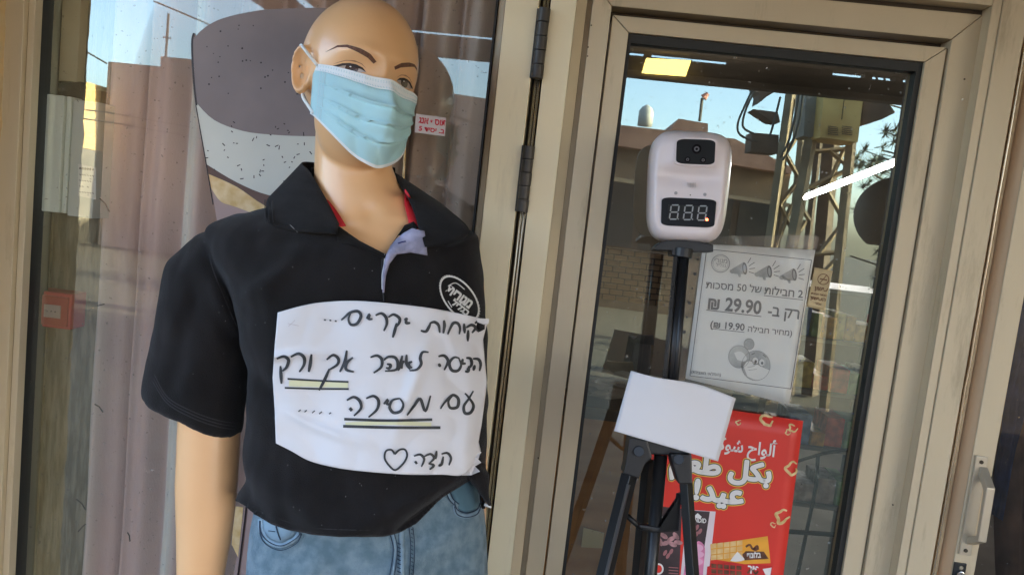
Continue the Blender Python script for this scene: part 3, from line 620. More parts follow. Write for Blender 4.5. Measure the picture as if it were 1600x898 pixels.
ns = thing('no_smoking_sticker', 'small kraft coloured no-smoking sticker right of the laminated notice', 'sticker', tuple(P(1280, 450, .014)))
sheet('kraft_card', zz(Z2, [(690, 178), (778, 195), (735, 385), (650, 368)]), .0205, mat('kraft', (.50, .38, .20), .7, var=.12, vscale=40), ns, amp=.0004)
q = M2(); q.ring(Z2(732, 236), 8.6, 8.2, 1.2); q.line([Z2(714, 256), Z2(750, 214)], 1.2); q.line([Z2(716, 234), Z2(750, 240)], 2); q.plane('no_smoking_symbol', .0195, mat('brown_ink', (.16, .07, .03), .6), ns)
for k, (s_, a, b) in enumerate((('ןושיע', (688, 286), (752, 296)), ('תומא רוסא', (672, 308), (748, 320)), ('ןושיעה', (668, 332), (742, 343)), ('רוסא', (690, 356), (722, 362)))): ptext(s_, a, b, bpy.data.materials['brown_ink'], .9, .03, Y=.0195, par=ns)

# --- red chocolate poster
PYp = .019; SP = PYp-.001
po = thing('chocolate_poster', 'red poster with white Arabic lettering and pictures of chocolate bars on the door', 'poster', tuple(P(1130, 760, PYp)))
PRED = mat('poster_red', (.74, .045, .03), .42, var=.05, vscale=4)
sheet('poster_sheet', [(1022, 622), (1255, 657), (1212, 990), (978, 990)], PYp, PRED, po, amp=.0006)
PW = mat('poster_white', (.82, .78, .74), .5); PYL = mat('poster_yellow', (.80, .55, .08), .5); PGO = mat('poster_gold', (.62, .40, .14), .4, col2=(.85, .66, .34), vscale=80); PDK = mat('poster_dark', (.055, .035, .038), .5, var=.3, vscale=30)
PPK = mat('poster_pink', (.80, .25, .42), .5, var=.25, vscale=40); PLP = mat('poster_pale', (.80, .68, .70), .5); POR = mat('poster_orange', (.85, .38, .04), .45, var=.1, vscale=20); PBR = mat('poster_brown', (.16, .06, .03), .5, var=.4, vscale=50); PCR = mat('poster_caramel', (.78, .45, .15), .5, col2=(.88, .62, .28), vscale=60)
def ar(*c): return ''.join(chr(x) for x in reversed(c))
T1 = ar(0xFE83, 0xFEDF, 0xFEEE, 0xFE8D, 0xFEA1, 32, 0xFEB7, 0xFEEE, 0xFEDB, 0xFEEE)
T2 = ar(0xFE91, 0xFEDC, 0xFEDE, 32, 0xFEC3, 0xFECC, 0xFEE2)
T3 = ar(0xFECB, 0xFEF4, 0xFEAA, 0x21)
g_ = text_px(T1, Z3(562, 372), Z3(832, 408), 1.15, .022); obj('title', onplane(g_[0], SP), g_[1], PW, po)
def outline(g, w):
    cnt = {}
    for f in g[1]:
        for a, b in zip(f, f[1:]+f[:1]): k = (min(a, b), max(a, b)); cnt[k] = cnt.get(k, 0)+1
    o = M2()
    for (a, b), c_ in cnt.items():
        if c_ == 1: o.line([g[0][a], g[0][b]], w, 1); o.disc(g[0][a], w/2, n=8)
    return o
for T_, a, b, tl in ((T2, (392, 456), (804, 514), .88), (T3, (490, 580), (690, 604), .90)):
    g_ = text_px(T_, Z3(*a), Z3(*b), tl, .0)
    for w_, m_, dy in ((9.6, PYL, 0), (6.8, PDK, .0004), (4.2, PW, .0008)):
        o_ = outline(g_, w_); vs = [P(p[0], p[1], SP-dy-.0002-.0003*((i//7) % 11)/11) for i, p in enumerate(o_.v)]; obj('lettering_outline', vs, o_.f, m_, po)
    obj('lettering', onplane(g_[0], SP-.0014), g_[1], PW, po)
# pictures on the poster, flat print
def pic(name, pts, m, dy=0): return obj(name, onplane(zz(Z3, pts), SP-dy), [tuple(range(len(pts)))], m, po)
pic('pack_print', [(345, 612), (440, 622), (425, 990), (312, 990)], PDK)
pic('pack_print', [(462, 626), (580, 634), (540, 990), (425, 990)], PLP)
pic('pack_print', [(462, 628), (556, 634), (530, 800), (450, 790)], PDK, .0002)
ptext('SPLENDID', (300, 668), (388, 676), PW, 1.3, .03, Z3, SP-.0006, po); ptext('SPLENDID', (452, 672), (540, 682), PW, 1.3, .03, Z3, SP-.0006, po)
q = M2(); q.poly(zz(Z3, [(490, 655), (505, 640), (522, 655), (518, 662), (494, 661)])); q.ring(Z3(342, 872), 7, 7.6, 2.6); q.plane('pack_emblem', SP-.0005, PW, po)
q = M2(); q.disc(Z3(342, 872), 6.4, 7, 16); q.plane('pack_emblem', SP-.0004, PRED, po)
q = M2()
for (x_, y_, a_) in ((365, 735, .6), (395, 748, -.5), (415, 735, .9), (372, 765, -.3), (402, 770, .4), (350, 760, 1.2), (425, 762, .2)): q.disc(Z3(x_, y_), 7, 3.6, 12, a_)
q.plane('chocolate_print', SP-.0004, mat('poster_choc_pink', (.42, .22, .22), .5, var=.4, vscale=90), po)
q = M2()
for (x_, y_) in ((502, 700), (515, 716), (500, 728), (370, 805), (395, 800), (382, 818)): q.disc(Z3(x_, y_), 2.6, 5, 10, .5)
for k in range(4): q.line([Z3(385, 865+k*12), Z3(425, 868+k*12)], 1.2)
q.plane('pack_detail', SP-.0004, mat('poster_rose', (.40, .16, .16), .5), po)
pic('cupcake_print', catmull([(440, 990), (452, 860), (495, 770), (515, 758), (535, 785), (530, 860), (520, 990)], 3), PPK, .0004)
q = M2(); q.disc(Z3(505, 785), 9, 6, 14); q.disc(Z3(500, 812), 12, 6, 14); q.disc(Z3(490, 842), 14, 6.5, 14); q.plane('cupcake_print', SP-.0006, mat('poster_pink2', (.85, .45, .60), .5), po)
pic('bar_print', [(558, 770), (700, 750), (796, 736), (808, 848), (700, 852), (562, 830)], POR, .0004)
pic('bar_print', [(545, 862), (650, 842), (815, 860), (808, 990), (535, 990)], mat('poster_red2', (.62, .03, .03), .4), .0003)
q = M2(); qa = M2()
for i in range(5):
    for j in range(3): a = 560+i*27; b = 768+j*24-i*3; qa.poly(zz(Z3, [(a, b), (a+23, b-3), (a+23, b+17), (a, b+20)]))
qa.plane('caramel_print', SP-.0007, PCR, po)
for i in range(5):
    for j in range(3): a = 562+i*26; b = 850+j*22+i*2; q.poly(zz(Z3, [(a, b), (a+21, b+2), (a+21, b+19), (a, b+17)]))
q.plane('chocolate_print', SP-.0007, PBR, po)
q = M2(); q.poly(zz(Z3, [(690, 812), (705, 798), (780, 800), (800, 830), (700, 836)])); q.plane('banner_print', SP-.0006, PBR, po)
ptext('ידנולב', (710, 826), (768, 824), PW, 1.3, .04, Z3, SP-.0009, po)
q = M2(); q.line(zz(Z3, [(705, 780), (722, 772), (735, 790), (752, 776), (756, 792)]), 3.2, 4); q.line(zz(Z3, [(712, 890), (730, 872), (745, 892), (756, 880)]), 3, 4); q.disc(Z3(745, 790), 4, 3, 10); q.plane('brand_squiggle', SP-.0009, PBR, po)
pic('splash_print', catmull([(670, 800), (690, 820), (700, 835), (665, 842), (640, 838)], 2)[:9], PW, .0008)
pic('splash_print', [(775, 872), (812, 866), (806, 905), (788, 900)], PW, .0008)
ptext('ךיפ', (712, 880), (758, 884), PW, 1.1, .05, Z3, SP-.0009, po)
for (x_, y_, r_) in ((676, 265, 10), (795, 257, 24), (900, 288, 16), (897, 455, 22), (857, 655, 26), (283, 505, 12), (880, 305, 9), (820, 690, 10)):
    q = M2(); pts = [(x_+r_*math.cos(t)*(1+.35*math.sin(3*t+x_)), y_+r_*math.sin(t)*(1+.3*math.cos(2*t+y_))) for t in [k*.55 for k in range(11)]]
    q.line(zz(Z3, pts), max(2.0, r_*.2), 3, True)
    q.plane('gold_curl_print', SP-.0003, PGO, po)

# ================================================================== thermometer on its tripod
TD = 1.17; ST = TD/FPX; TO = CAM+F*TD
def T(u, v, w=0):
    k = 1+w/FPX; return TO+RT*((u-800)*ST*k)+UP*((449-v)*ST*k)+F*(w*ST)
def Z1(x, y): return (960+.245*x, 180+.245*y)
WPL = mat('white_plastic', (.76, .67, .66), .35, var=.015, vscale=5, coat=.2)
th_ = thing('thermometer', 'white wall-type infrared thermometer with black sensor window showing 888 on the tripod', 'thermometer', tuple(T(1080, 378, 10)))
Q = [np.array(Z1(*p)) for p in ((238, 90), (768, 118), (692, 822), (212, 796))]
def thq(s, t): return (Q[0]*(1-s)+Q[1]*s)*(1-t)+(Q[3]*(1-s)+Q[2]*s)*t
def thmap(a, b):
    m_ = max(abs(a), abs(b)); n_ = 4.6
    if m_ > 1e-6: k = m_/((abs(a)**n_+abs(b)**n_)**(1/n_)); x, y = a*k, b*k
    else: x = y = 0
    return x, y, m_
def thw(x, y, m_):
    e_ = 1-max(0, (m_-.80)/.20)**2.2
    w = -20*e_**.8
    pod = math.exp(-((x-.02)/.62)**4)*(1/(1+math.exp((y+.36)*16)))
    dent = math.exp(-((x-.0)/.70)**4)*math.exp(-((y+.18)/.13)**2)
    side = -2.5*math.exp(-((abs(x)-.86)/.06)**2)
    return w-7*pod*e_+7*dent*e_+0*side
n1 = 64; vs = []; fs = []
for j in range(n1+1):
    for i in range(n1+1):
        a, b = i/n1*2-1, j/n1*2-1; x, y, m_ = thmap(a, b); p = thq((x+1)/2, (y+1)/2); vs.append(T(p[0], p[1], thw(x, y, m_)))
for j in range(n1):
    for i in range(n1): a = j*(n1+1)+i; fs.append((a, a+1, a+n1+2, a+n1+1))
rim = [i for i in range(n1+1)]+[(j)*(n1+1)+n1 for j in range(1, n1+1)]+[n1*(n1+1)+i for i in range(n1-1, -1, -1)]+[j*(n1+1) for j in range(n1-1, 0, -1)]
k0 = len(vs); 
for r_ in rim: vs.append(vs[r_]+F*(26*ST))
N_ = len(rim); fs += [(rim[i], rim[(i+1) % N_], k0+(i+1) % N_, k0+i) for i in range(N_)]; fs.append(tuple(k0+i for i in range(N_)))
obj('body', vs, fs, WPL, th_, smooth=True)
def rrect(c, n=5, r=.2):                # rounded quadrilateral from four corners
    out = []; c = [np.array(p, float) for p in c]
    for i in range(4):
        p, a, b = c[i], c[i-1], c[(i+1) % 4]; p0 = p+(a-p)*r*(1 if i % 2 else .62) ; p1 = p+(b-p)*r*(.62 if i % 2 else 1)
        for k in range(n+1): t = k/n; out.append(tuple(p0*(1-t)**2+2*p*t*(1-t)+p1*t*t))
    return out
def tplate(name, pts, w, m, parent, th=3, **k): return obj(name, *prism([T(a, b, w) for a, b in pts], F*(th*ST)), m, parent, **k)
GLB = mat('gloss_black', (.004, .004, .005), .25, spec=.15); SGB = mat('sensor_black', (.014, .015, .016), .35, spec=.15)
sw = tplate('sensor_rim', rrect(zz(Z1, [(388, 143), (656, 150), (648, 328), (382, 318)]), 6, .26), -28.2, WPL, th_, 7)
sp_ = tplate('sensor_window', rrect(zz(Z1, [(399, 151), (646, 158), (638, 318), (393, 308)]), 6, .26), -29.4, SGB, sw, 2)
LR = mat('lens_ring', (.12, .12, .125), .3, .5)
for (c_, r_) in (((525, 216), 29), ((467, 283), 17), ((566, 287), 17)):
    u_, v_ = Z1(*c_); r_ *= .245
    MB().tube([T(u_, v_, -31.5), T(u_, v_, -29)], r_*ST, 24).build('lens', GLB, sw)
    MB().tube([T(u_, v_, -32.0), T(u_, v_, -31)], r_*ST*.55, 20).build('lens', LR, sw)
    MB().tube([T(u_, v_, -32.4), T(u_, v_, -31.6)], r_*ST*.28, 16).build('lens', GLB, sw)
dp = tplate('display', rrect(zz(Z1, [(303, 522), (652, 538), (636, 718), (298, 702)]), 6, .2), -22.6, GLB, th_, 6)
dq = zz(Z1, [(345, 568), (600, 580), (592, 672), (338, 664)])
tplate('display_field', dq, -22.9, mat('field_grey', (.010, .011, .012), .4, spec=.2), dp, 1)
SEG = mat('segment_grey', (.33, .34, .34), .5)
for cx, cy in ((382, 618), (471, 621), (560, 624)):
    ms = MB()
    def seg(pts): ms.add(*prism([T(*Z1(cx+a+(-b)*.14, cy+b), -23.6) for a, b in pts], F*(.6*ST)))
    wd, ht, tk = 25, 45, 8
    for yy in (-ht, 0, ht): seg([(-wd+6, yy-tk/2), (wd-6, yy-tk/2), (wd-3, yy), (wd-6, yy+tk/2), (-wd+6, yy+tk/2), (-wd+3, yy)])
    for xx in (-wd, wd):
        for y0_, y1_ in ((-ht+4, -4), (4, ht-4)): seg([(xx-tk/2, y0_+3), (xx, y0_), (xx+tk/2, y0_+3), (xx+tk/2, y1_-3), (xx, y1_), (xx-tk/2, y1_-3)])
    ms.build('digit', SEG, dp)
for cx, cy, m_, e_ in ((407, 662, SEG, .9), (498, 664, SEG, .9), (590, 666, mat('led_red', (.9, .05, .02), .3, emit=(1, .06, .02), estr=2.5), 2.1)):
    u_, v_ = Z1(cx, cy); MB().tube([T(u_, v_, -24), T(u_, v_, -22)], e_*ST, 12).build('decimal_point', m_, dp)
for cx, cy, r_ in ((392, 497, 2.6), (577, 506, 2.6), (484, 509, 1.0)):
    u_, v_ = Z1(cx, cy); MB().tube([T(u_, v_, -21.2), T(u_, v_, -17)], r_*ST, 16).build('indicator', mat('ind_grey', (.32, .3, .3), .4) if r_ > 2 else GROOVE, th_)
sph = MB()
for i in range(6):
    for j in range(4):
        if i-j*.4 > -.6: u_, v_ = Z1(466+i*10, 434+j*8); sph.tube([T(u_, v_, -21.0), T(u_, v_, -15)], .5*ST, 6)
sph.build('speaker_holes', INKL, th_)
# tripod
tr = thing('tripod', 'black tripod with toothed centre column standing in front of the glass door', 'tripod', (T(1010, 898, 0).x, T(1010, 898, 0).y, 0))
cp = [(255, 858), (258, 838), (300, 806), (370, 797), (450, 797), (540, 806), (632, 826), (632, 872), (492, 872), (488, 897), (368, 895), (368, 862)]
obj('clamp', *prism([T(*Z1(*p), -14) for p in cp], F*(34*ST)), BLK, tr, bevel=.0012)
MB().tube([T(1068, 388, -8), T(1066, 402, -8)], 15*ST, 16).build('collar', BLK, tr, bevel=.0008)
def tl(name, pts, r, m=BLK, w=0, n=14, r2=None, par=tr, smooth=True): return MB().tube([T(p[0], p[1], p[2] if len(p) > 2 else w) for p in pts], r*ST, n, r2*ST if r2 else None).build(name, m, par, smooth=smooth)
c_top, c_bot = (1066, 398), (1040, 690)
tl('centre_column', [c_top, c_bot], 11, BLKM)
tl('column_rail', [(1072, 398, -8), (1047, 690, -8)], 5.2, BLKM); tl('column_rail', [(1057, 398, -9), (1031, 690, -9)], 4.0, BLK)
rk = MB()
for k in range(92):
    t = k/92; u_, v_ = 1055-t*26, 402+t*284; rk.obox(T(u_, v_, -12.5), RT*(3.0*ST), UP*(.8*ST), F*(1.6*ST))
tag(rk.build('rack_teeth', BLK, tr), kind='stuff')
# head of the legs
def tp3(name, pts, w, th, m=BLK, par=tr, bev=.0025): return obj(name, *prism([T(*Z3(*p), w) for p in pts], F*(th*ST)), m, par, bevel=bev)
tp3('hub', [(290, 330), (478, 372), (482, 410), (385, 402), (330, 398), (292, 400)], -14, 40)
tp3('joint', [(222, 328), (296, 338), (318, 412), (285, 440), (262, 500), (196, 478), (206, 440)], -26, 34)
tp3('joint', [(392, 396), (482, 400), (484, 522), (426, 520), (402, 440)], -28, 34)
for z3, w_ in (((262, 385), -28), ((428, 418), -30)): u_, v_ = Z3(*z3); MB().tube([T(u_, v_, w_-3), T(u_, v_, w_+4)], 8*ST, 18).build('bolt', BLKM, tr, bevel=.0006)
def toground(a, b, w0, w1):             # carries a leg on to the ground
    p0 = T(a[0], a[1], w0); p1 = T(b[0], b[1], w1); d = p1-p0; k = (p0.z-.015)/(-d.z); return p0, p0+d*k
def leg(a, b, w0, w1, r, stripe=True):
    p0, p1 = toground(a, b, w0, w1); L = p1-p0
    lgm = MB().tube([p0, p0+L*.5], r*ST, 4).tube([p0+L*.5, p0+L*.97], r*.78*ST, 4).build('leg', BLKM, tr, bevel=.001)
    if stripe: MB().tube([p0+L*.01-F*(r*ST*.9), p0+L*.5-F*(r*ST*.9)], r*.22*ST, 8).build('leg_strip', mat('leg_silver', (.30, .30, .31), .3, .8) if 'leg_silver' not in bpy.data.materials else bpy.data.materials['leg_silver'], lgm, smooth=True)
    MB().tube([p0+L*.96, p1], r*1.1*ST, 12).build('foot', RUBBER, tr, smooth=True)
    MB().tube([p0+L*.47, p0+L*.53], r*1.3*ST, 12).build('lock_collar', BLK, tr)
leg(Z3(222, 480), Z3(118, 898), -12, -40, 13)
leg(Z3(456, 500), Z3(484, 898), -14, -40, 10.5, False)
leg(Z3(300, 420), Z3(255, 898), 10, 62, 10, False)
a_, b_2 = Z3(352, 400), Z3(308, 898)
p0, p1 = toground(a_, b_2, -2, 0); MB().tube([p0, p0+(p1-p0)*.36], 10.5*ST, 20).build('lower_column', BLKM, tr, smooth=True)
for pts in ([(428, 560), (404, 690), (400, 697)], [(412, 696), (335, 712)], [(268, 700), (335, 712)], [(200, 640), (268, 702)]):
    tl('brace', [(*Z3(*p), -8) for p in pts], 4.2, BLK)
tp3('bracket', [(262, 688), (338, 700), (420, 700), (432, 560), (440, 562), (428, 716), (338, 724), (264, 706)], -14, 12)
# blank paper taped to the tripod
bp_ = thing('blank_paper', 'blank white sheet of paper fixed across the tripod below the thermometer', 'paper', tuple(T(1055, 645, -24)))
qd = [np.array(Z3(*p), float) for p in ((228, 50), (663, 160), (590, 426), (158, 300))]; vs = []; fs = []; n = 26
for j in range(n+1):
    for i in range(n+1):
        s, t = i/n, j/n; q_ = (qd[0]*(1-s)+qd[1]*s)*(1-t)+(qd[3]*(1-s)+qd[2]*s)*t
        q_ = q_+np.array((0, -5*math.sin(math.pi*s)*(1-t)*.6+2.5*math.sin(s*7)*(1-t)))
        vs.append(T(q_[0], q_[1], -42+14*((s-.45)*1.6)**2-5*(1-t)**2*math.sin(s*6)+2*noise.noise(Vector((s*2.4, t*2.4, 4)))))
for j in range(n):
    for i in range(n): a = j*(n+1)+i; fs.append((a, a+1, a+n+2, a+n+1))
obj('sheet', vs, fs, PAPER, bp_, smooth=True, solid=.0004)

# ================================================================== the mannequin
Z0_ = M(0, 0, 0)
DN = Vector((0, 0, -1)); dnu, dnv, dnw = DN.dot(RT), -DN.dot(UP), DN.dot(F)     # world down in the mannequin's frame
base_uvw = (590.0, 1000.0)
pz = M(590, 1000, 5); LEGL = (pz.z-.03)/SM
mroot = thing('mannequin', 'bald shop mannequin in black polo shirt and blue jeans wearing a face mask', 'mannequin', (pz.x, pz.y, 0))
def Mv(p): return M(p[0], p[1], p[2])
def ring3(c, a, b, n, ex=2.0):          # ring from centre and two axis vectors (own frame)
    out = []
    for k in range(n):
        q = 2*math.pi*k/n; x, y = math.cos(q), math.sin(q)
        x = math.copysign(abs(x)**(2/ex), x); y = math.copysign(abs(y)**(2/ex), y)
        out.append(tuple(c[i]+a[i]*x+b[i]*y for i in range(3)))
    return out
def loft(rings, cap=True):
    n = len(rings[0]); vs = [p for r in rings for p in r]; fs = []
    for i in range(len(rings)-1):
        for k in range(n): fs.append((i*n+k, i*n+(k+1) % n, (i+1)*n+(k+1) % n, (i+1)*n+k))
    if cap: fs.append(tuple(range(n))[::-1]); fs.append(tuple((len(rings)-1)*n+k for k in range(n)))
    return vs, fs
def limb(path, n=24):                   # path of (u,v,w,ra,rb): ra across the picture, rb in depth
    pts = [np.array(p[:3], float) for p in path]; rings = []
    for i, p in enumerate(path):
        t = pts[min(i+1, len(pts)-1)]-pts[max(i-1, 0)]; t /= np.linalg.norm(t)
        a = np.cross(t, (0, 0, 1.)); a /= np.linalg.norm(a); b = np.cross(a, t)
        rings.append(ring3(pts[i], a*p[3], b*p[4], n))
    return loft(rings)
def remesh(parts, voxel, smooth=6, fac=.5):
    bm = bmesh.new()
    for vs, fs in parts:
        bv = [bm.verts.new(p) for p in vs]
        for f in fs: bm.faces.new([bv[i] for i in f])
    bmesh.ops.recalc_face_normals(bm, faces=bm.faces)
    me = bpy.data.meshes.new('tmp'); bm.to_mesh(me); bm.free()
    o = bpy.data.objects.new('tmp', me); COL.objects.link(o)
    md = o.modifiers.new('r', 'REMESH'); md.mode = 'VOXEL'; md.voxel_size = voxel; md.adaptivity = 0
    bpy.context.view_layer.update()
    m2 = bpy.data.meshes.new_from_object(o.evaluated_get(bpy.context.evaluated_depsgraph_get()))
    v = np.empty(len(m2.vertices)*3); m2.vertices.foreach_get('co', v); v = v.reshape(-1, 3)
    f = [tuple(p.vertices) for p in m2.polygons]
    e = np.empty(len(m2.edges)*2, dtype=np.int64); m2.edges.foreach_get('vertices', e); e = e.reshape(-1, 2)
    bpy.data.objects.remove(o); bpy.data.meshes.remove(me); bpy.data.meshes.remove(m2)
    return smoothv(v, e, smooth, fac), f, e
def smoothv(v, e, it, fac=.5):
    deg = np.zeros(len(v)); np.add.at(deg, e[:, 0], 1); np.add.at(deg, e[:, 1], 1); deg = np.maximum(deg, 1)
    for _ in range(it):
        s = np.zeros_like(v); np.add.at(s, e[:, 0], v[e[:, 1]]); np.add.at(s, e[:, 1], v[e[:, 0]])
        v = v*(1-fac)+fac*s/deg[:, None]
    return v
# ---- head
HC = np.array((562.0, 136.0, 0.0)); yaw, pit, rol = R_(32), R_(0), R_(8)
def hv(x, y, z):                        # head axes (right, front, up) to the own frame
    r = x*math.cos(yaw)+y*math.sin(yaw); a = x*math.sin(yaw)-y*math.cos(yaw); u = z
    u, a = u*math.cos(pit)-a*math.sin(pit), a*math.cos(pit)+u*math.sin(pit)
    r, u = r*math.cos(rol)+u*math.sin(rol), u*math.cos(rol)-r*math.sin(rol)
    return np.array((r, -u, a))
def H(x, y, z): return tuple(HC+hv(x, y, z))
def ell(d, c, r):
    A = sum((d[i]/r[i])**2 for i in range(3)); Bq = -2*sum(d[i]*c[i]/r[i]**2 for i in range(3)); C_ = sum((c[i]/r[i])**2 for i in range(3))-1
    return (-Bq+math.sqrt(max(0, Bq*Bq-4*A*C_)))/(2*A)
def g2(x, z, x0, z0, sx, sz): return math.exp(-((x-x0)/sx)**2-((z-z0)/sz)**2)
def headpt(d):
    a = ell(d, (0, -14, 34), (88, 111, 106)); b = ell(d, (0, 26, -48), (70, 74, 88)); k = 7
    m_ = max(a, b); r = m_+math.log(math.exp((a-m_)*k/ m_*4)+math.exp((b-m_)*k/m_*4))*m_/(4*k)
    x, y, z = d[0]*r, d[1]*r, d[2]*r
    if y > 0:
        f = min(1, y/45); ax = abs(x); dy = 0
        dy += 5*g2(ax, z, 30, 33, 26, 11); dy -= 9*g2(ax, z, 42, 8, 20, 15); dy += 3.5*g2(ax, z, 44, 7, 15, 8.5)
        dy += 7*g2(x, z, 0, 4, 9, 26)+26*g2(x, z, 0, -34, 11, 20)+6*g2(ax, z, 50, -28, 20, 18)
        dy += 7*g2(x, z, 0, -78, 24, 9)-3*g2(x, z, 0, -94, 22, 7)+6*g2(x, z, 0, -122, 20, 16); dy -= 4*g2(ax, z, 46, -85, 18, 25)
        y += dy*f
    return x, y, z
def headmesh(nu=150, nv=110):
    vs = [H(*headpt((0, 0, 1)))]; fs = []
    for j in range(1, nv):
        ph = math.pi*j/nv
        for i in range(nu):
            q = 2*math.pi*i/nu; vs.append(H(*headpt((math.sin(ph)*math.cos(q), math.sin(ph)*math.sin(q), math.cos(ph)))))
    vs.append(H(*headpt((0, 0, -1)))); L_ = len(vs)-1
    for i in range(nu): fs.append((0, 1+i, 1+(i+1) % nu)); fs.append((L_, 1+(nv-2)*nu+(i+1) % nu, 1+(nv-2)*nu+i))
    for j in range(nv-2):
        for i in range(nu): a = 1+j*nu; fs.append((a+i, a+nu+i, a+nu+(i+1) % nu, a+(i+1) % nu))
    return vs, fs
def ear(s):                             # s=-1: viewer's left
    e1, e2, nrm, c = (np.array((s*.62, -.78, 0)), np.array((s*.10, .12, 1.0)), np.array((s*.78, .62, -.05)), np.array((s*82.0, 6.0, 4.0))) if s < 0 else (np.array((.15, -.98, 0)), np.array((.04, .10, 1.0)), np.array((.98, .15, 0)), np.array((82.0, 2.0, 4.0)))
    vs = []; nr, na = 12, 40; top = []; bot = []
    for side in (1, -1):
        for j in range(nr+1):
            r = j/nr
            for i in range(na):
                q = 2*math.pi*i/na; x = r*math.cos(q); z = r*math.sin(q)
                wdt = 19*(1+.12*z); ht = 37
                X_ = 13+x*wdt; Z_ = z*ht - (4*x if z < 0 else 0)
                h = 9*math.exp(-((r-.86)/.15)**2) - 9*math.exp(-(r/.5)**2) + 6*math.exp(-(((x-.05)/.14)**2))*math.exp(-((z-.25)/.4)**2)
                if side < 0: h = -7+3*r
                if x < -.55: h = h*.5
                if r == 1: h = 0 if side > 0 else -2
                vs.append(H(*(c+e1*X_+e2*Z_+nrm*h)))
    fs = []; M_ = (nr+1)*na
    for sd in (0, 1):
        for j in range(nr):
            for i in range(na): a = sd*M_+j*na; fs.append((a+i, a+(i+1) % na, a+na+(i+1) % na, a+na+i))
    for i in range(na): a = nr*na; fs.append((a+i, a+(i+1) % na, M_+a+(i+1) % na, M_+a+i))
    return vs, fs
# ---- torso, neck, arms, legs of the body
def torso_rings(tab, n=44, slant=.22, grow=0, ex=2.35):
    out = []
    for v, uL, uR, cw, rw in tab:
        uc, ru = (uL+uR)/2, (uR-uL)/2+grow; out.append(ring3((uc, v, cw), (ru, 0, slant*ru), (0, 0, rw+grow), n, ex))
    return out
def resample(tab, step=10):
    vs_ = np.arange(tab[0][0], tab[-1][0]+.1, step); return [(float(v), *interp(v, tab)) for v in vs_]
BODY_T = [(318, 505, 645, 28, 30), (335, 455, 680, 20, 45), (350, 385, 712, 12, 58), (375, 350, 725, 5, 78), (420, 362, 728, 0, 95), (470, 395, 730, -2, 104), (540, 415, 732, 0, 92), (620, 425, 730, 2, 82), (700, 430, 735, 2, 86), (780, 415, 745, 4, 96), (860, 408, 750, 5, 104), (940, 405, 755, 8, 106), (1010, 430, 745, 10, 90)]
neck = loft([ring3((c, v, w), (ru, 0, .0), (0, -.12*rw, rw), 28) for v, c, w, ru, rw in ((150, 548, 12, 52, 50), (190, 549, 8, 56, 52), (230, 549, 8, 58, 52), (262, 551, 8, 61, 54), (290, 556, 8, 68, 56), (315, 563, 8, 84, 58), (345, 575, 6, 108, 60), (380, 588, 2, 125, 60))])
armL = limb([(352, 384, 0, 40, 44), (336, 430, 0, 48, 50), (330, 520, 0, 47, 48), (329, 620, -2, 46, 46), (328, 690, -4, 48, 45), (325, 760, -6, 47, 44), (323, 830, -9, 42, 40), (318, 900, -13, 35, 34), (314, 960, -18, 29, 28), (311, 1010, -22, 24, 20), (310, 1035, -24, 23, 17)])
armR = limb([(712, 384, 20, 36, 44), (722, 440, 38, 34, 46), (724, 540, 56, 33, 46), (726, 640, 66, 33, 44), (728, 740, 66, 32, 40), (728, 830, 56, 30, 36), (727, 920, 40, 26, 30), (726, 1000, 26, 20, 22), (726, 1030, 24, 18, 21)])
def hand(c, s):                         # relaxed hand hanging below the wrist
    u, v, w = c; out = [limb([(u, v-12, w, 22, 15), (u-s*2, v+22, w-3, 27, 13), (u-s*3, v+58, w-6, 33, 13), (u-s*4, v+88, w-9, 34, 12), (u-s*4, v+98, w-10, 30, 9)], 20)]
    for k, (dx, L_, r) in enumerate(((-26, 74, 7.6), (-9, 88, 8.2), (9, 82, 8.0), (25, 64, 7.0))):
        x = u-s*4+s*dx; y = v+90; z = w-10
        out.append(limb([(x*.96+u*.04, y-22, z, r, r*.95), (x, y, z, r, r*.95), (x+s*dx*.05, y+L_*.42, z-6, r*.97, r*.9), (x+s*dx*.04, y+L_*.74, z-16, r*.85, r*.8), (x+s*dx*.02, y+L_, z-28, r*.6, r*.6)], 12))
    out.append(limb([(u+s*20, v+12, w-8, 11, 10), (u+s*38, v+42, w-18, 10, 10), (u+s*45, v+68, w-26, 9, 8.5), (u+s*46, v+92, w-33, 6.5, 6)], 12)); return out
def downl(u, v, w, L_): return (u+dnu*L_, v+dnv*L_, w+dnw*L_)
def legrings(u0, s, tab):
    return limb([(*downl(u0[0]+s*o, u0[1], u0[2]+b, L_), ra, rb) for L_, ra, rb, o, b in tab], 28)
LT = LEGL
ltab = [(-90, 80, 86, 0, 0), (0, 84, 88, 0, 0), (120, 78, 80, 2, 0), (.42*LT, 58, 60, 2, -4), (.52*LT, 50, 54, 2, -4), (.66*LT, 48, 56, 3, 8), (.84*LT, 34, 36, 4, 8), (.94*LT, 28, 32, 5, 6), (LT, 30, 36, 5, 2)]
legs_b = [legrings((498, 985, 8), -1, ltab), legrings((668, 985, 18), 1, ltab)]
def foot(u0, s):
    a = downl(*u0, LT-22); fr_ = np.array((RT.dot(Vector((.2, -.98, 0))), -UP.dot(Vector((.2, -.98, 0))), F.dot(Vector((.2, -.98, 0))))); sd = np.array((RT.dot(Vector((.98, .2, 0))), -UP.dot(Vector((.98, .2, 0))), F.dot(Vector((.98, .2, 0))))); dn = np.array((dnu, dnv, dnw)); rr = []
    for t, hw_, hh in ((-42, 20, 24), (-20, 30, 34), (30, 34, 32), (90, 40, 22), (140, 46, 15), (180, 40, 11), (198, 26, 8)):
        c = np.array(a)+fr_*t+dn*(24-hh); rr.append(ring3(c, sd*hw_, dn*hh, 20, 2.4))
    return loft(rr)
feet = [foot((498-5, 985, 8), -1), foot((668+5, 985, 18), 1)]
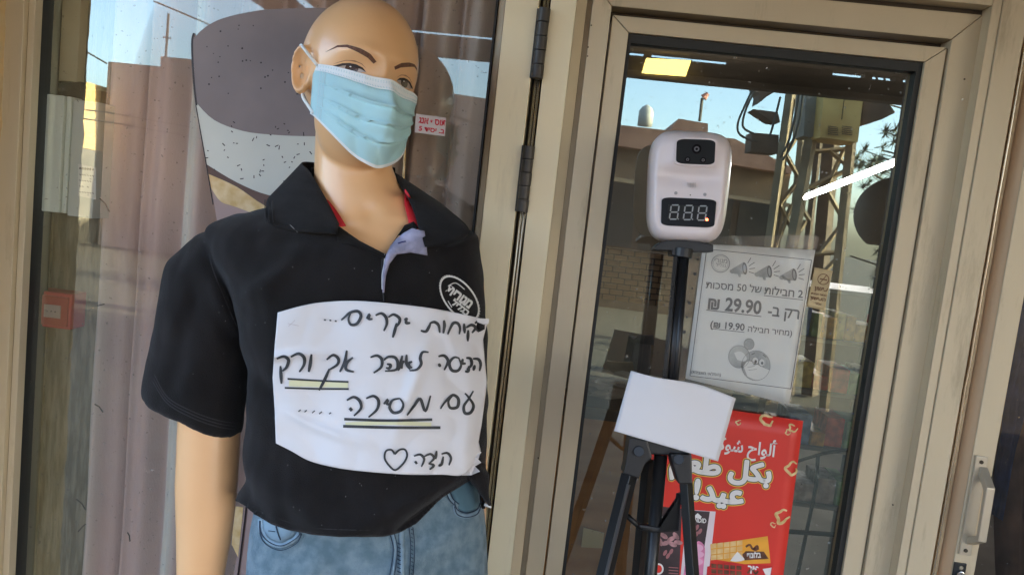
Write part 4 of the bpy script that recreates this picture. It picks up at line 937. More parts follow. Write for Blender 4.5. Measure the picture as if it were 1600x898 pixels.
body_parts = [headmesh(), ear(-1), ear(1), neck, loft(torso_rings(BODY_T)), armL, armR]+hand((310, 1040, -24), 1)+hand((726, 1035, 24), -1)+legs_b+feet
bv, bf, be = remesh(body_parts, 2.8, 3, .5)
# smooth neck, chest and limbs more than the head
bs = smoothv(bv, be, 14, .6); wgt = np.clip((bv[:, 1]-235)/60, 0, 1)[:, None]; isl = (bv[:, 1] > 1030)[:, None]*1.0
bv = bv*(1-wgt*(1-isl))+bs*wgt*(1-isl)
# collar bones, breast bone dip
for i in range(len(bv)):
    u, v, w = bv[i]
    if w < 0 and 300 < v < 420:
        bv[i][2] += 5*math.exp(-((u-588)/15)**2-((v-338)/16)**2)-3*math.exp(-((u-(588+ (v-345)*1.6+60))/34)**2-((v-345)/9)**2)-3*math.exp(-((u-540)/34)**2-((v-350)/9)**2)
body = obj('body', [Mv(p) for p in bv], bf, SKIN, mroot, smooth=True)
BB = BVHTree.FromPolygons([tuple(p) for p in bv], bf)
CO = Vector((800, 449, -FPX*1.0))
def px2(u, v, w): k = 1+w/FPX; return (800+(u-800)*k, 449+(v-449)*k, w)
def MP(u, v, w): return M(*px2(u, v, w))
def cast(bvh, u, v): return bvh.ray_cast(CO, Vector((u-800, v-449, FPX)).normalized())
def hit(bvh, u, v, default=0):
    h = cast(bvh, u, v)
    return h[0].z if h[0] is not None else default
def drape(name, g, bvh, off, m, parent, default=-60, solid=0, smooth=False):
    return obj(name, [MP(a, b, hit(bvh, a, b, default)-off) for a, b in g[0]], g[1], m, parent, smooth=smooth, solid=solid)
def hgrid(name, pts2, off, m, parent, inner=None, n=12, smooth=True):
    """polygon in head x,z coordinates laid on the face along the head's front axis"""
    fwd = Vector(hv(0, 1, 0)); bm = bmesh.new()
    c = [bm.verts.new((x, 0, z)) for x, z in pts2]; bm.faces.new(c); bmesh.ops.triangulate(bm, faces=bm.faces); bmesh.ops.subdivide_edges(bm, edges=bm.edges, cuts=3, use_grid_fill=True)
    vs = []
    for v in bm.verts:
        o_ = Vector(H(v.co.x, 260, v.co.z)); h = BB.ray_cast(o_, -fwd)
        q = h[0] if h[0] is not None else Vector(H(v.co.x, 60, v.co.z)); vs.append(Mv(q+fwd*off))
    fs = [[q.index for q in f.verts] for f in bm.faces]; bm.free(); return obj(name, vs, fs, m, parent, smooth=smooth)
SCL = mat('eye_white', (.50, .40, .34), .25, coat=.5); IRI = mat('eye_brown', (.055, .024, .012), .2, coat=.6); PUP = mat('eye_pupil', (.008, .006, .006), .1, coat=.8); LASH = mat('lash_brown', (.025, .013, .010), .6); CREASE = mat('lid_crease', (.40, .20, .10), .5); BROW = mat('brow_brown', (.13, .055, .03), .7, var=.25, vscale=300)
for s in (-1, 1):
    def E_(x, z): return (s*(44+x), (z*.84 if z < 15 else z)+6.5-(6 if z > 15 else 0))
    almond = [E_(x, z) for x, z in [(-19, -3.5), (-14, 2.2), (-6, 5.8), (2, 6.6), (10, 4.8), (16, 1), (19.5, -1.5), (12, -5.5), (2, -7.5), (-9, -6.5)]]
    ey = hgrid('eye', almond, .7, SCL, mroot)
    hgrid('iris', [E_(8.2*math.cos(t)-2.0, min(6.2, 8.2*math.sin(t)-.4)) for t in [k*math.pi/9 for k in range(18)]], 1.1, IRI, ey)
    hgrid('pupil', [E_(4.0*math.cos(t)-2.0, 4.0*math.sin(t)-.6) for t in [k*math.pi/6 for k in range(12)]], 1.4, PUP, ey)
    hgrid('glint', [E_(1.2*math.cos(t)-2.0-2.2*s, 1.2*math.sin(t)+1.8) for t in [k*math.pi/4 for k in range(8)]], 1.8, WHITE_T, ey)
    up_ = [(-20, -4), (-14.5, 3), (-6, 6.8), (2, 7.6), (10.5, 5.8), (17, 2), (24, -1)]; lo_ = [(19, -1), (15.5, -1.2), (9.5, 2.2), (2, 3.8), (-6, 3.4), (-13.5, 0)]
    hgrid('lashes', [E_(*p) for p in up_+lo_], 1.9, LASH, ey)
    hgrid('lid_crease', [E_(*p) for p in [(-20, 2), (-13, 9.5), (-3, 13.2), (7, 12), (16, 7), (21, 2.5), (16, 6), (7, 10.7), (-3, 11.9), (-12.5, 8.3)]], .5, CREASE, ey)
    hgrid('lower_lid', [E_(*p) for p in [(-18, -4), (-9, -7.2), (2, -8.4), (12, -6.4), (20, -2), (12, -7.8), (2, -9.9), (-9, -8.6)]], .6, CREASE, ey)
    hgrid('eyebrow', [E_(*p) for p in [(-30, 19.5), (-20, 27.5), (-5, 33.5), (10, 37), (20, 35.5), (31, 25.5), (20, 32.5), (10, 33), (-5, 28.3), (-18, 22), (-27, 16)]], .5, BROW, mroot)
# ---- face mask
mk = obj('face_mask_dummy', [], [], MASK, None); bpy.data.objects.remove(mk)
mroot_mask = thing('face_mask', 'pale blue pleated surgical mask over nose and mouth of the mannequin', 'mask', tuple(M(575, 190, -110)))
def maskpt(a, b, off=0):                # a -1..1 across, b 0..1 down
    zt_ = -11.5+15*a*a-8*a+3*math.exp(-(a/.16)**2)
    zb_ = -62-72*(1-abs(a)**1.55)
    z = zt_*(1-b)+zb_*b; x = 80*math.sin(a*1.16)/math.sin(1.16)*(1-.06*b)
    if abs(a) > .75: x += 0
    y = 14+(96+18*math.exp(-((b-.42)/.32)**2)*math.exp(-(a/.5)**2)-14*b)*max(0, 1-abs(a)**2.1)**.75+14*(1-abs(a))
    ridge = 7*math.exp(-(a/.12)**2)*math.exp(-((b-.3)/.3)**2); y += ridge
    fr_ = min(1, max(0, 1-abs(a)**4))
    y += pleat(a, b)*fr_
    return x, y+off, z
def pleat(a, b):
    s = 0
    for b0, h in ((.33+.05*a*a+.02*a, 11), (.53+.03*a*a-.03*a, 12), (.72-.04*a, 10)):
        t = (b-b0+.11)/.11
        s += h*t*t if 0 < t < 1 else (-4.5*math.exp(-((t-1)*.11/.02)) if t >= 1 else 0)
    s += 9*max(0, 1-abs(a-.10-.25*(b-.5))/.30)*math.exp(-((b-.62)/.26)**2)-5*math.exp(-((a+.35)/.10)**2)*math.exp(-((b-.5)/.2)**2)
    return s+1.2*noise.noise(Vector((a*4, b*5, 2)))+4*noise.noise(Vector((a*1.6, b*2, 7)))+5*abs(noise.noise(Vector((a*3.2, b*2.4, 11))))
na_, nb_ = 90, 110
def mgrid(b0, b1, nb, off):
    vs = []; fs = []
    for j in range(nb+1):
        for i in range(na_+1): a = i/na_*2-1; b = b0+(b1-b0)*j/nb; vs.append(Mv(H(*maskpt(a, b, off))))
    for j in range(nb):
        for i in range(na_): k = j*(na_+1)+i; fs.append((k, k+1, k+na_+2, k+na_+1))
    return vs, fs
obj('pleated_panel', *mgrid(.128, .965, nb_, 0), MASK, mroot_mask, smooth=True, solid=.0008)
obj('nose_band', *mgrid(0, .131, 12, 1.2), MASK_W, mroot_mask, smooth=True, solid=.0008)
obj('bottom_band', *mgrid(.962, 1.0, 5, 1.0), MASK_W, mroot_mask, smooth=True, solid=.0008)
st_ = MB()
def stdash(a, b, da, db):
    st_.tube([Mv(H(*maskpt(a-da, b-db, 2.4))), Mv(H(*maskpt(a+da, b+db, 2.4)))], .5*SM, 4)
for k in range(56):
    a = -.93+1.86*k/55
    for b in (.035, .052, .110, .150): stdash(a, b, .006, 0 if b < .06 else .008)
for k in range(44):
    b = .10+.86*k/43
    for a in (-.93, -.90, -.87, .90): stdash(a, b, .007, .0)
tag(st_.build('stitching', MASK_S, mroot_mask), kind='stuff')
tl_ = Vector(H(*maskpt(-.97, .03, 2))); bl_ = Vector(H(*maskpt(-.97, .96, 2)))
def loop(name, pts, r=2.4): 
    c = catmull(pts, 6); MB().tube([Mv(p) for p in c], r*SM, 8).build(name, MASK_W, mroot_mask, smooth=True)
loop('ear_loop', [tuple(tl_), (493, 97, -66), (485, 87, -50), (478, 82, -30), (473, 88, 0)])
loop('ear_loop', [(482, 140, -20), (483, 150, -32), (485, 163, -44), tuple(bl_)])
MB().tube([Mv(tl_+Vector((3, 3, -3))), Mv(tl_+Vector((3, 3, -2)))], 2.6*SM, 12).build('weld', MASK_W, mroot_mask)

# ---- shirt
SHT = [(318, 470, 668, 25, 40), (328, 420, 688, 20, 50), (342, 365, 710, 14, 64), (362, 335, 735, 8, 80), (400, 352, 744, 2, 98), (450, 378, 748, 0, 112), (500, 392, 751, 0, 116), (560, 402, 754, 0, 112), (610, 403, 756, 0, 106), (660, 402, 757, 0, 104), (700, 402, 757, 0, 106), (740, 394, 757, -2, 112), (775, 383, 756, -4, 122), (800, 386, 750, -3, 122), (850, 396, 745, 0, 114)]
sl = []
for u, v, w, ra, rb, tilt in ((376, 384, 4, 40, 56, 50), (350, 408, 0, 58, 64, 40), (330, 440, -2, 68, 68, 26), (323, 490, -2, 73, 66, 22), (316, 540, -3, 76, 64, 22), (309, 590, -4, 78, 62, 23), (302, 640, -5, 80, 60, 25), (301, 650, -5, 79, 59, 25)):
    t = R_(tilt); sl.append(ring3((u, v, w), (ra*math.cos(t), ra*math.sin(t), 0), (0, 0, rb), 36, 2.2))
sr_ = limb([(700, 372, 14, 44, 54), (712, 420, 30, 40, 58), (716, 500, 48, 40, 60), (717, 580, 60, 41, 60), (718, 650, 66, 42, 60)], 32)
sv, sf, se = remesh([loft(torso_rings(resample(SHT), ex=2.3)), loft(sl), sr_], 4.0, 10, .6)
FOLDS = [((398, 560), (352, 430), 6, 10), ((405, 600), (372, 500), -5, 12), ((330, 450), (290, 600), -3.5, 16), ((410, 470), (470, 430), 3, 12), ((404, 555), (470, 610), -4, 16), ((392, 720), (470, 800), -8, 18), ((420, 700), (560, 790), 6, 22), ((750, 735), (640, 790), -8, 14), ((750, 725), (560, 800), 6, 18), ((600, 745), (560, 825), 4, 26), ((480, 745), (500, 820), -5, 18), ((700, 760), (620, 815), -6, 9), ((300, 380), (345, 520), -3, 18), ((500, 400), (440, 470), 3, 14)]
nrm = np.zeros_like(sv)
for f in sf:
    a, b, c = sv[f[0]], sv[f[1]], sv[f[2]]; nn_ = np.cross(b-a, c-a)
    for k in f: nrm[k] += nn_
nrm /= (np.linalg.norm(nrm, axis=1)[:, None]+1e-9)
if nrm[np.argmin(sv[:, 2]), 2] > 0: nrm = -nrm
for i in range(len(sv)):
    u, v, w = sv[i]; d = 3.2*noise.noise(Vector((u/45, v/70, w/50)))+1.6*noise.noise(Vector((u/20, v/30, w/25)))+2.2*abs(noise.noise(Vector((u/34+9, v/80, w/60))))
    if w < 20:
        for (a, b, am, wd) in FOLDS:
            ax, ay = b[0]-a[0], b[1]-a[1]; L2 = ax*ax+ay*ay; t = ((u-a[0])*ax+(v-a[1])*ay)/L2; tc_ = min(1, max(0, t)); dd = (u-a[0]-ax*tc_)**2+(v-a[1]-ay*tc_)**2
            if dd < wd*wd*9: d += 1.7*am*math.exp(-dd/(wd*wd))*(math.sin(math.pi*(.12+.76*tc_)))
    # cuff band edge
    sv[i] = sv[i]+nrm[i]*d
hem = [(370, 782), (384, 790), (400, 804), (425, 818), (450, 827), (490, 834), (530, 838), (600, 837), (625, 831), (650, 817), (672, 795), (690, 777), (720, 758), (745, 742), (760, 738)]
hole = [(466, 240), (488, 262), (500, 300), (515, 332), (528, 353), (560, 376), (603, 398), (638, 362), (654, 354), (648, 325), (634, 298), (616, 270), (612, 240)]
def inpoly(x, y, p):
    c = False; j = len(p)-1
    for i in range(len(p)):
        if (p[i][1] > y) != (p[j][1] > y) and x < (p[j][0]-p[i][0])*(y-p[i][1])/(p[j][1]-p[i][1])+p[i][0]: c = not c
        j = i
    return c
def nearseg(x, y, segs):
    best = None
    for a, b in segs:
        ax, ay = b[0]-a[0], b[1]-a[1]; t = min(1, max(0, ((x-a[0])*ax+(y-a[1])*ay)/(ax*ax+ay*ay))); q = (a[0]+ax*t, a[1]+ay*t); d = (q[0]-x)**2+(q[1]-y)**2
        if best is None or d < best[0]: best = (d, q)
    return best
def cls(p):
    u, v, w = p; kk = 1+w/FPX
    if w < 60: u = 800+(u-800)/kk; v = 449+(v-449)/kk
    if w < 30 and inpoly(u, v, hole): return 1
    if w >= 30 and ((u-560)/78)**2+((w-30)/50)**2 < 1 and v < 345: return 3
    hm = interp(u, hem)[0] if w < 20 else 800
    if v > hm: return 2
    return 0
keep = []
for f in sf:
    c = sv[list(f)].mean(axis=0)
    if cls(c) == 0: keep.append(f)
cnt = {}
for f in keep:
    for a, b in zip(f, f[1:]+f[:1]): k = (min(a, b), max(a, b)); cnt[k] = cnt.get(k, 0)+1
bd = {i for k, n_b in cnt.items() if n_b == 1 for i in k}
hs_ = list(zip(hole[1:-2], hole[2:-1]))
for i in bd:
    u, v, w = sv[i]; kk = 1+w/FPX; up2 = 800+(u-800)/kk; vp2 = 449+(v-449)/kk
    if v > 650:
        if w < 20: sv[i][1] = 449+(interp(up2, hem)[0]-449)*kk
        else: sv[i][1] = 800
    elif w < 30:
        d, q = nearseg(up2, vp2, hs_)
        if d < 100: sv[i][0], sv[i][1] = 800+(q[0]-800)*kk, 449+(q[1]-449)*kk
SB = BVHTree.FromPolygons([tuple(p) for p in sv], keep)
polo = thing('polo_shirt', 'black short-sleeved polo shirt knotted at the hem on the mannequin', 'shirt', tuple(M(590, 600, 0)))
bpy.data.objects.remove(polo)
us = sorted({i for f in keep for i in f}); rm_ = {k: i for i, k in enumerate(us)}
shirt = obj('polo_shirt', [Mv(sv[i]) for i in us], [tuple(rm_[k] for k in f) for f in keep], SHIRT, mroot, smooth=True, solid=.0022)
# cuff and hem seams
SEAM = mat('black_seam', (.03, .029, .031), .9)
def seam(pts, off=1.2, r=.8, m=SEAM, par=shirt, bvh=None, nm='seam', n=8):
    c = catmull(pts, n); c = [p for p in c if cast(bvh or SB, p[0], p[1])[0] is not None]
    if len(c) > 2: return MB().tube([MP(p[0], p[1], hit(bvh or SB, p[0], p[1])-off) for p in c], r*SM, 6).build(nm, m, par, smooth=True)
for d_ in (10, 15, 20): seam([(236+d_*.3, 606-d_), (262, 640-d_), (300, 662-d_), (340, 676-d_), (374, 681-d_)])
seam([(338, 352), (328, 400), (352, 470), (385, 540), (402, 572)], .6, 1.0)
seam([(396, 792), (425, 806), (480, 822), (540, 827), (600, 825), (645, 808), (685, 772)], .8, .6)
# collar
def flap(name, inner, outer, m, n=24, k=8, puff=5, parent=shirt, solid=.003):
    ci = catmull(inner, n); co = catmull(outer, n); L_ = 40
    def rs(c): 
        c = np.array(c, float); d = np.r_[0, np.cumsum(np.linalg.norm(np.diff(c, axis=0), axis=1))]; return np.stack([np.interp(np.linspace(0, d[-1], L_), d, c[:, i]) for i in range(3)], 1)
    ci, co = rs(ci), rs(co); vs = []; fs = []
    for i in range(L_):
        for j in range(k+1):
            t = j/k; p = ci[i]*(1-t)+co[i]*t; p = p.copy(); p[2] -= puff*math.sin(math.pi*t)*1.2
            h = cast(SB, p[0], p[1])
            if t > .15 and h[0] is not None: p[2] = min(p[2], h[0].z-2.5-1.5*math.sin(t*3))
            vs.append(MP(*p))
    for i in range(L_-1):
        for j in range(k): a = i*(k+1)+j; fs.append((a, a+1, a+k+2, a+k+1))
    return obj(name, vs, fs, m, parent, smooth=True, solid=solid)
sw_ = lambda u, v: hit(SB, u, v, -60)
RIB = mat('black_rib', (.0125, .0115, .0115), .95, var=.2, vscale=30, bump=.5, bscale=500, stretch=(1, 1, 3), sheen=.06, spec=.2)
flap('collar', [(545, 262, 78), (490, 254, 52), (472, 256, 18), (484, 268, -18), (503, 300, -46), (518, 328, -64), (529, 351, -80)],
     [(540, 310, 92), (455, 296, 66), (424, 306, 28), (416, 328, -20), (424, 352, -64), (470, 362, -92), (526, 366, -98)], RIB)
flap('collar', [(545, 262, 78), (590, 262, 62), (612, 268, 30), (622, 284, 0), (638, 310, -26), (648, 335, -44), (655, 356, -56)],
     [(545, 310, 92), (640, 296, 60), (672, 308, 28), (702, 330, -6), (733, 362, -40), (700, 382, -62), (664, 386, -70)], RIB)
# seam lines on the left collar end
for k in range(3): MB().tube([MP(414+k*6+ (0 if v < 340 else (v-340)*.15), v, sw_(420+k*6, v)-9) for v in range(312, 352, 5)], .7*SM, 6).build('rib_line', SEAM, shirt, smooth=True)
# collar stand behind the neck, inside
cs = []; 
for j in range(3):
    cs.append([MP(552+66*math.cos(q), 262+j*22, 12+62*math.sin(q)) for q in [R_(12+156*k/40) for k in range(41)]])
obj('collar_stand', [p for r_ in cs for p in r_], [(j*41+i, j*41+i+1, (j+1)*41+i+1, (j+1)*41+i) for j in range(2) for i in range(40)], RIB, shirt, smooth=True, solid=.0022)
def patch(name, pts, off, m, par, bvh, cuts=3, default=-60):
    bm = bmesh.new(); bm.faces.new([bm.verts.new((x, y, 0)) for x, y in pts]); bmesh.ops.triangulate(bm, faces=bm.faces); bmesh.ops.subdivide_edges(bm, edges=bm.edges, cuts=cuts, use_grid_fill=True)
    bmesh.ops.smooth_vert(bm, verts=[v for v in bm.verts if not v.is_boundary], factor=.5, use_axis_x=True, use_axis_y=True)
    vs = [MP(v.co.x, v.co.y, hit(bvh, v.co.x, v.co.y, default)-off) for v in bm.verts]; fs = [[q.index for q in f.verts] for f in bm.faces]; bm.free()
    return obj(name, vs, fs, m, par, smooth=True, solid=.0012)
patch('neck_tape', [(505, 308), (514, 314), (522, 324), (532, 338), (541, 353), (524, 356), (514, 342), (503, 322)], 6, RED, shirt, BB)
patch('neck_tape', [(633, 296), (640, 306), (648, 328), (657, 356), (641, 362), (637, 340), (632, 318)], 9, RED, shirt, BB)
patch('placket', [(526, 352), (545, 365), (566, 374), (606, 396), (601, 404), (560, 386), (527, 378)], 5, RIB, shirt, SB, default=-85)
patch('inner_band', [(632, 352), (646, 346), (654, 356), (640, 366), (622, 368), (611, 384)], 10, RIB, shirt, BB, default=-70)
# folded-back placket in lilac
fp = []; FL = [((598, 457), (600, 457)), ((598, 432), (602, 432)), ((600, 413), (608, 412)), ((604, 398), (620, 397)), ((610, 385), (642, 394)), ((619, 374), (668, 399)), ((631, 364), (666, 382)), ((644, 357), (663, 361))]
for i, (a, b) in enumerate(FL):
    for k in range(7):
        t = k/6; u, v = a[0]*(1-t)+b[0]*t, a[1]*(1-t)+b[1]*t; fp.append(MP(u, v, min(sw_(u, v), hit(BB, u, v, -60), -62)-6-4*math.sin(math.pi*t)*min(1, i/3)))
lp_ = obj('folded_placket', fp, [(i*7+k, i*7+k+1, (i+1)*7+k+1, (i+1)*7+k) for i in range(len(FL)-1) for k in range(6)], LILAC, shirt, smooth=True, solid=.0016)
MB().tube([MP(u, v, min(sw_(u, v), -62)-14) for u, v in ((622, 380), (628, 378), (634, 377))], 1.1*SM, 6).build('buttonhole', mat('thread_navy', (.03, .03, .12), .8), lp_, smooth=True)
seam([(597, 405), (597, 430), (598, 452), (600, 470)], 2.4, 1.1)
seam([(601, 396), (600, 412), (597, 430), (597, 452)], 5, .6, WHITE_T, nm='white_piping')
# embroidered logo
lgx = M2(); lgx.ring((718, 466), 40, 22, 2.6, R_(52), 44)
for k in range(44):
    q = 2*math.pi*k/44; x = 40*math.cos(q); y = 22*math.sin(q); r_ = R_(52); lgx.line([(718+(x*math.cos(r_)-y*math.sin(r_))*1.00, 466+x*math.sin(r_)+y*math.cos(r_)), (718+(x*math.cos(r_)-y*math.sin(r_))*1.07, 466+(x*math.sin(r_)+y*math.cos(r_))*1.07)], 1.6, 2)
drape('embroidered_ring', lgx, SB, 2.0, WHITE_T, shirt) if False else drape('embroidered_ring', (lgx.v, lgx.f), SB, 4.5, WHITE_T, shirt)
for s_, a, b, tl_2 in (('תירוגמ', (696, 455), (733, 482), 1.15), ('לילגב', (704, 474), (730, 494), .9)):
    g = text_px(s_, a, b, tl_2, .05); drape('embroidered_lettering', g, SB, 4.0, WHITE_T, shirt)
e2 = M2(); e2.line([(700, 447), (712, 442), (726, 452)], 1.6, 4); e2.line([(712, 494), (716, 490), (718, 497), (724, 496), (728, 504)], 1.8, 3); e2.line([(706, 480), (700, 470)], 1.5, 2); drape('embroidery', (e2.v, e2.f), SB, 4.0, WHITE_T, shirt)
# lint on the cloth
ln = MB()
random.seed(3)
for k in range(70):
    u, v = random.uniform(260, 740), random.uniform(345, 820)
    if cast(SB, u, v)[0] is None: continue
    q = random.uniform(0, 3); r_ = random.uniform(.6, 1.6); ln.tube([MP(u, v, sw_(u, v)-1.6), MP(u+r_*math.cos(q), v+r_*math.sin(q), sw_(u, v)-1.8)], .35*SM, 4)
ln.tube([MP(453, 351, -86), MP(465, 363, -90)], .45*SM, 4)
tag(ln.build('lint', mat('lint', (.3, .3, .3), .9), shirt), kind='stuff')
# knotted tail at the right hip
kn = limb([(742, 728, -20, 16, 26), (752, 742, -26, 15, 20), (756, 756, -26, 9, 12), (760, 770, -24, 5, 7), (766, 782, -22, 2.5, 4)], 14)
obj('hem_knot', [Mv(p) for p in kn[0]], kn[1], SHIRT, shirt, smooth=True)
kt = limb([(758, 781, -24, 2.2, 3), (768, 786, -22, 1.6, 2)], 8); obj('white_tip', [Mv(p) for p in kt[0]], kt[1], WHITE_T, shirt, smooth=True)
# ---- jeans
JT = [(735, 425, 742, 4, 92), (770, 414, 748, 4, 98), (810, 406, 756, 4, 106), (850, 402, 759, 4, 112), (900, 401, 761, 6, 114), (950, 402, 762, 8, 112), (1000, 410, 758, 10, 104)]
jt = [(-95, 84, 90, 0, 0), (0, 89, 95, 0, 0), (120, 84, 88, 2, 0), (.42*LT, 66, 70, 2, -4), (.52*LT, 60, 62, 2, -4), (.66*LT, 60, 66, 3, 6), (.84*LT, 54, 58, 4, 6), (.93*LT, 54, 60, 5, 4)]
jv, jf, je = remesh([loft(torso_rings(resample(JT), ex=2.3)), legrings((498, 985, 8), -1, jt), legrings((670, 985, 18), 1, jt)], 5.0, 8, .6)
JF = [((740, 800), (560, 898), 4, 16), ((640, 850), (720, 900), 3, 12), ((756, 830), (600, 935), -3, 12), ((420, 880), (520, 960), 3, 16), ((520, 845), (470, 900), 2, 18)]
for i in range(len(jv)):
    u, v, w = jv[i]
    if w < 10:
        d = 1.6*noise.noise(Vector((u/40, v/40, w/40)))
        for (a, b, am, wd) in JF:
            ax, ay = b[0]-a[0], b[1]-a[1]; t = min(1, max(0, ((u-a[0])*ax+(v-a[1])*ay)/(ax*ax+ay*ay))); dd = (u-a[0]-ax*t)**2+(v-a[1]-ay*t)**2; d += 1.7*am*math.exp(-dd/(wd*wd))
        jv[i][2] -= d
jeans = obj('jeans', [Mv(p) for p in jv], jf, DENIM, mroot, smooth=True)
JB = BVHTree.FromPolygons([tuple(p) for p in jv], jf)
def Z5(x, y): return (380+x/3.81, 700+y/3.81)
def jr(name, pts, w_, off, m, Z=Z5): 
    g = ribbon2([Z(*p) for p in pts], w_, 6); return drape(name, g, JB, off, m, jeans, solid=.0008, smooth=True)
jr('pocket_band', [(103, 420), (108, 490), (150, 552), (225, 578), (300, 545), (335, 505)], 7.5, 2.2, DENIM_L)
for o_ in (0, 26): jr('pocket_stitching', [(100-o_*.1, 430), (104, 495+o_), (148, 553+o_), (226, 580+o_), (308+o_*.3, 540+o_), (340+o_*.3, 505)], 1.2, 4.0, DENIM_D)
patch('pocket_bag', [Z5(*p) for p in [(112, 420), (118, 490), (160, 535), (225, 556), (285, 530), (310, 505), (200, 440)]], 1.0, mat('denim_pocket', (.16, .24, .30), .9, var=.3, vscale=25), jeans, JB)
jr('crease', [(195, 462), (205, 500), (222, 545)], 1.6, 2.6, DENIM_D); jr('crease', [(150, 490), (190, 495)], 1.2, 2.6, DENIM_D)
jr('pocket_band', [(1262, 340), (1275, 385), (1330, 402), (1390, 385), (1412, 350)], 7.5, 2.2, DENIM_L)
for o_ in (-14, 14): jr('pocket_stitching', [(1258, 330+o_), (1275, 378+o_), (1330, 396+o_), (1392, 378+o_), (1414, 330+o_)], 1.3, 4.0, DENIM_D)
patch('pocket_bag', [Z5(*p) for p in [(1225, 245), (1330, 170), (1395, 230), (1402, 330), (1380, 362), (1330, 380), (1280, 362), (1262, 320)]], 1.0, mat('denim_pocket2', (.07, .14, .18), .9, var=.15, vscale=25), jeans, JB)
jr('pocket_seam', [(1212, 245), (1235, 300), (1275, 345)], 5.5, 2.4, DENIM_L); jr('pocket_stitching', [(1205, 255), (1228, 305), (1262, 340)], 1.2, 4, DENIM_D); jr('pocket_stitching', [(1225, 240), (1250, 300), (1285, 330)], 1.4, 4, DENIM_D)
jr('fly_seam', [(885, 500), (905, 580), (902, 660), (885, 760), (880, 860)], 4.2, 3.2, DENIM_L); jr('fly_stitching', [(872, 505), (892, 580), (888, 660), (872, 760), (866, 860)], 1.4, 4.4, DENIM_D); jr('fly_stitching', [(898, 500), (917, 580), (914, 660), (900, 760)], 1.1, 4.4, DENIM_D)
jr('fly_fold', [(940, 490), (945, 600), (945, 760)], 7, 2.4, DENIM_L)
for x_ in (995, 1018): jr('fly_stitching', [(x_-8, 470), (x_, 540), (x_+2, 620), (x_-6, 760)], 1.2, 3.6, DENIM_D)
for k in range(9): jr('stitch', [(918, 560+k*24), (926, 566+k*24), (938, 570+k*24)], 1.3, 3.4, DENIM_D)
for k in range(12): jr('stitch', [(1000, 480+k*24), (1012, 486+k*24)], 1.0, 3.9, DENIM_D)
# ---- base plate
bp = M(590, 1000, 10); bp2 = Mv(downl(583, 985, 13, LT))
MB().tube([(bp2.x, bp2.y, .004), (bp2.x, bp2.y, .014)], .19, 48).build('base_plate', mat('base_steel', (.5, .5, .5), .3, .9), mroot, bevel=.001)

# ================================================================== handwritten sign on the mannequin
sg = thing('handwritten_sign', 'white paper with black handwritten Hebrew request to wear a mask, taped on the polo', 'sign', tuple(MP(590, 600, -130)))
def Zs(x, y): return (400+x*.36765, 450+y*.36765)
TOPC = catmull([(434, 488), (470, 478), (505, 472), (560, 470), (640, 477), (700, 486), (763, 500)], 8)
BOTC = catmull([(431, 692), (455, 704), (485, 720), (530, 731), (580, 737), (640, 741), (690, 741), (724, 741), (748, 716)], 8)
def rs2(c, n):
    c = np.array(c, float); d = np.r_[0, np.cumsum(np.linalg.norm(np.diff(c, axis=0), axis=1))]; return np.stack([np.interp(np.linspace(0, d[-1], n), d, c[:, i]) for i in range(2)], 1)
def leftx(t): return float(np.interp(t, [0, .25, .5, .75, 1], [0, -4, -6.5, -2.5, 0]))
def rightx(t): return float(np.interp(t, [0, .06, .14, .3, .45, .6, .75, .88, .94, 1], [0, -3, -6, -1, 5, 3, 1, -2, 2, 0]))
NS = 110; NT = 84; tc2 = rs2(TOPC, NS+1); bc2 = rs2(BOTC, NS+1)
def sign_w(u, v):
    h = 1e9
    x = (u-585)/175
    w = -134+60*x*x*(1 if x > 0 else .9)+.0*v
    for du in (-8, 0, 8):
        hh = cast(SB, u+du, v)
        if hh[0] is not None: h = min(h, hh[0].z)
    return min(w, h-6)
wg = np.zeros((NT+1, NS+1)); ug = np.zeros((NT+1, NS+1, 2))
for j in range(NT+1):
    t = j/NT
    for i in range(NS+1):
        s = i/NS; p = tc2[i]*(1-t)+bc2[i]*t; p = p+np.array((leftx(t)*(1-s)**2+rightx(t)*s**6, 0)); ug[j, i] = p; wg[j, i] = sign_w(*p)
for _ in range(30): wg[1:-1, 1:-1] = (wg[:-2, 1:-1]+wg[2:, 1:-1]+wg[1:-1, :-2]+wg[1:-1, 2:])/4; wg[0] = wg[1]; wg[-1] = wg[-2]; wg[:, 0] = wg[:, 1]; wg[:, -1] = wg[:, -2]
for j in range(NT+1):
    for i in range(NS+1):
        s, t = i/NS, j/NT; r_ = s**3
        cr = (abs(noise.noise(Vector((s*5, t*3.2, 3))))*14-4)*(.30+.9*r_)
        cr += 5*math.exp(-((s-.86-.12*(t-.5))/.05)**2)*math.sin(t*9)*.7
        cr += 8*math.exp(-((t-.34+.10*s)/.03)**2)*max(0, 1-s*3.2)     # crease at the left
        cr += 8*math.exp(-((t-.80-.25*(s-.3))/.035)**2)*max(0, math.sin(min(1, s*2)*math.pi))*.8
        cr += 6.5*math.exp(-((s-.62-.25*(.6-t))/.035)**2)*math.exp(-((t-.5)/.25)**2)
        wg[j, i] -= cr
        if s > .9: wg[j, i] += ((s-.9)*10)**2*14
sgv = [px2(ug[j, i][0], ug[j, i][1], wg[j, i]) for j in range(NT+1) for i in range(NS+1)]
sgf = [(j*(NS+1)+i, j*(NS+1)+i+1, (j+1)*(NS+1)+i+1, (j+1)*(NS+1)+i) for j in range(NT) for i in range(NS)]
obj('sheet', [Mv(p) for p in sgv], sgf, PAPER, sg, smooth=True, solid=.0003)
GB_ = BVHTree.FromPolygons(sgv, sgf)
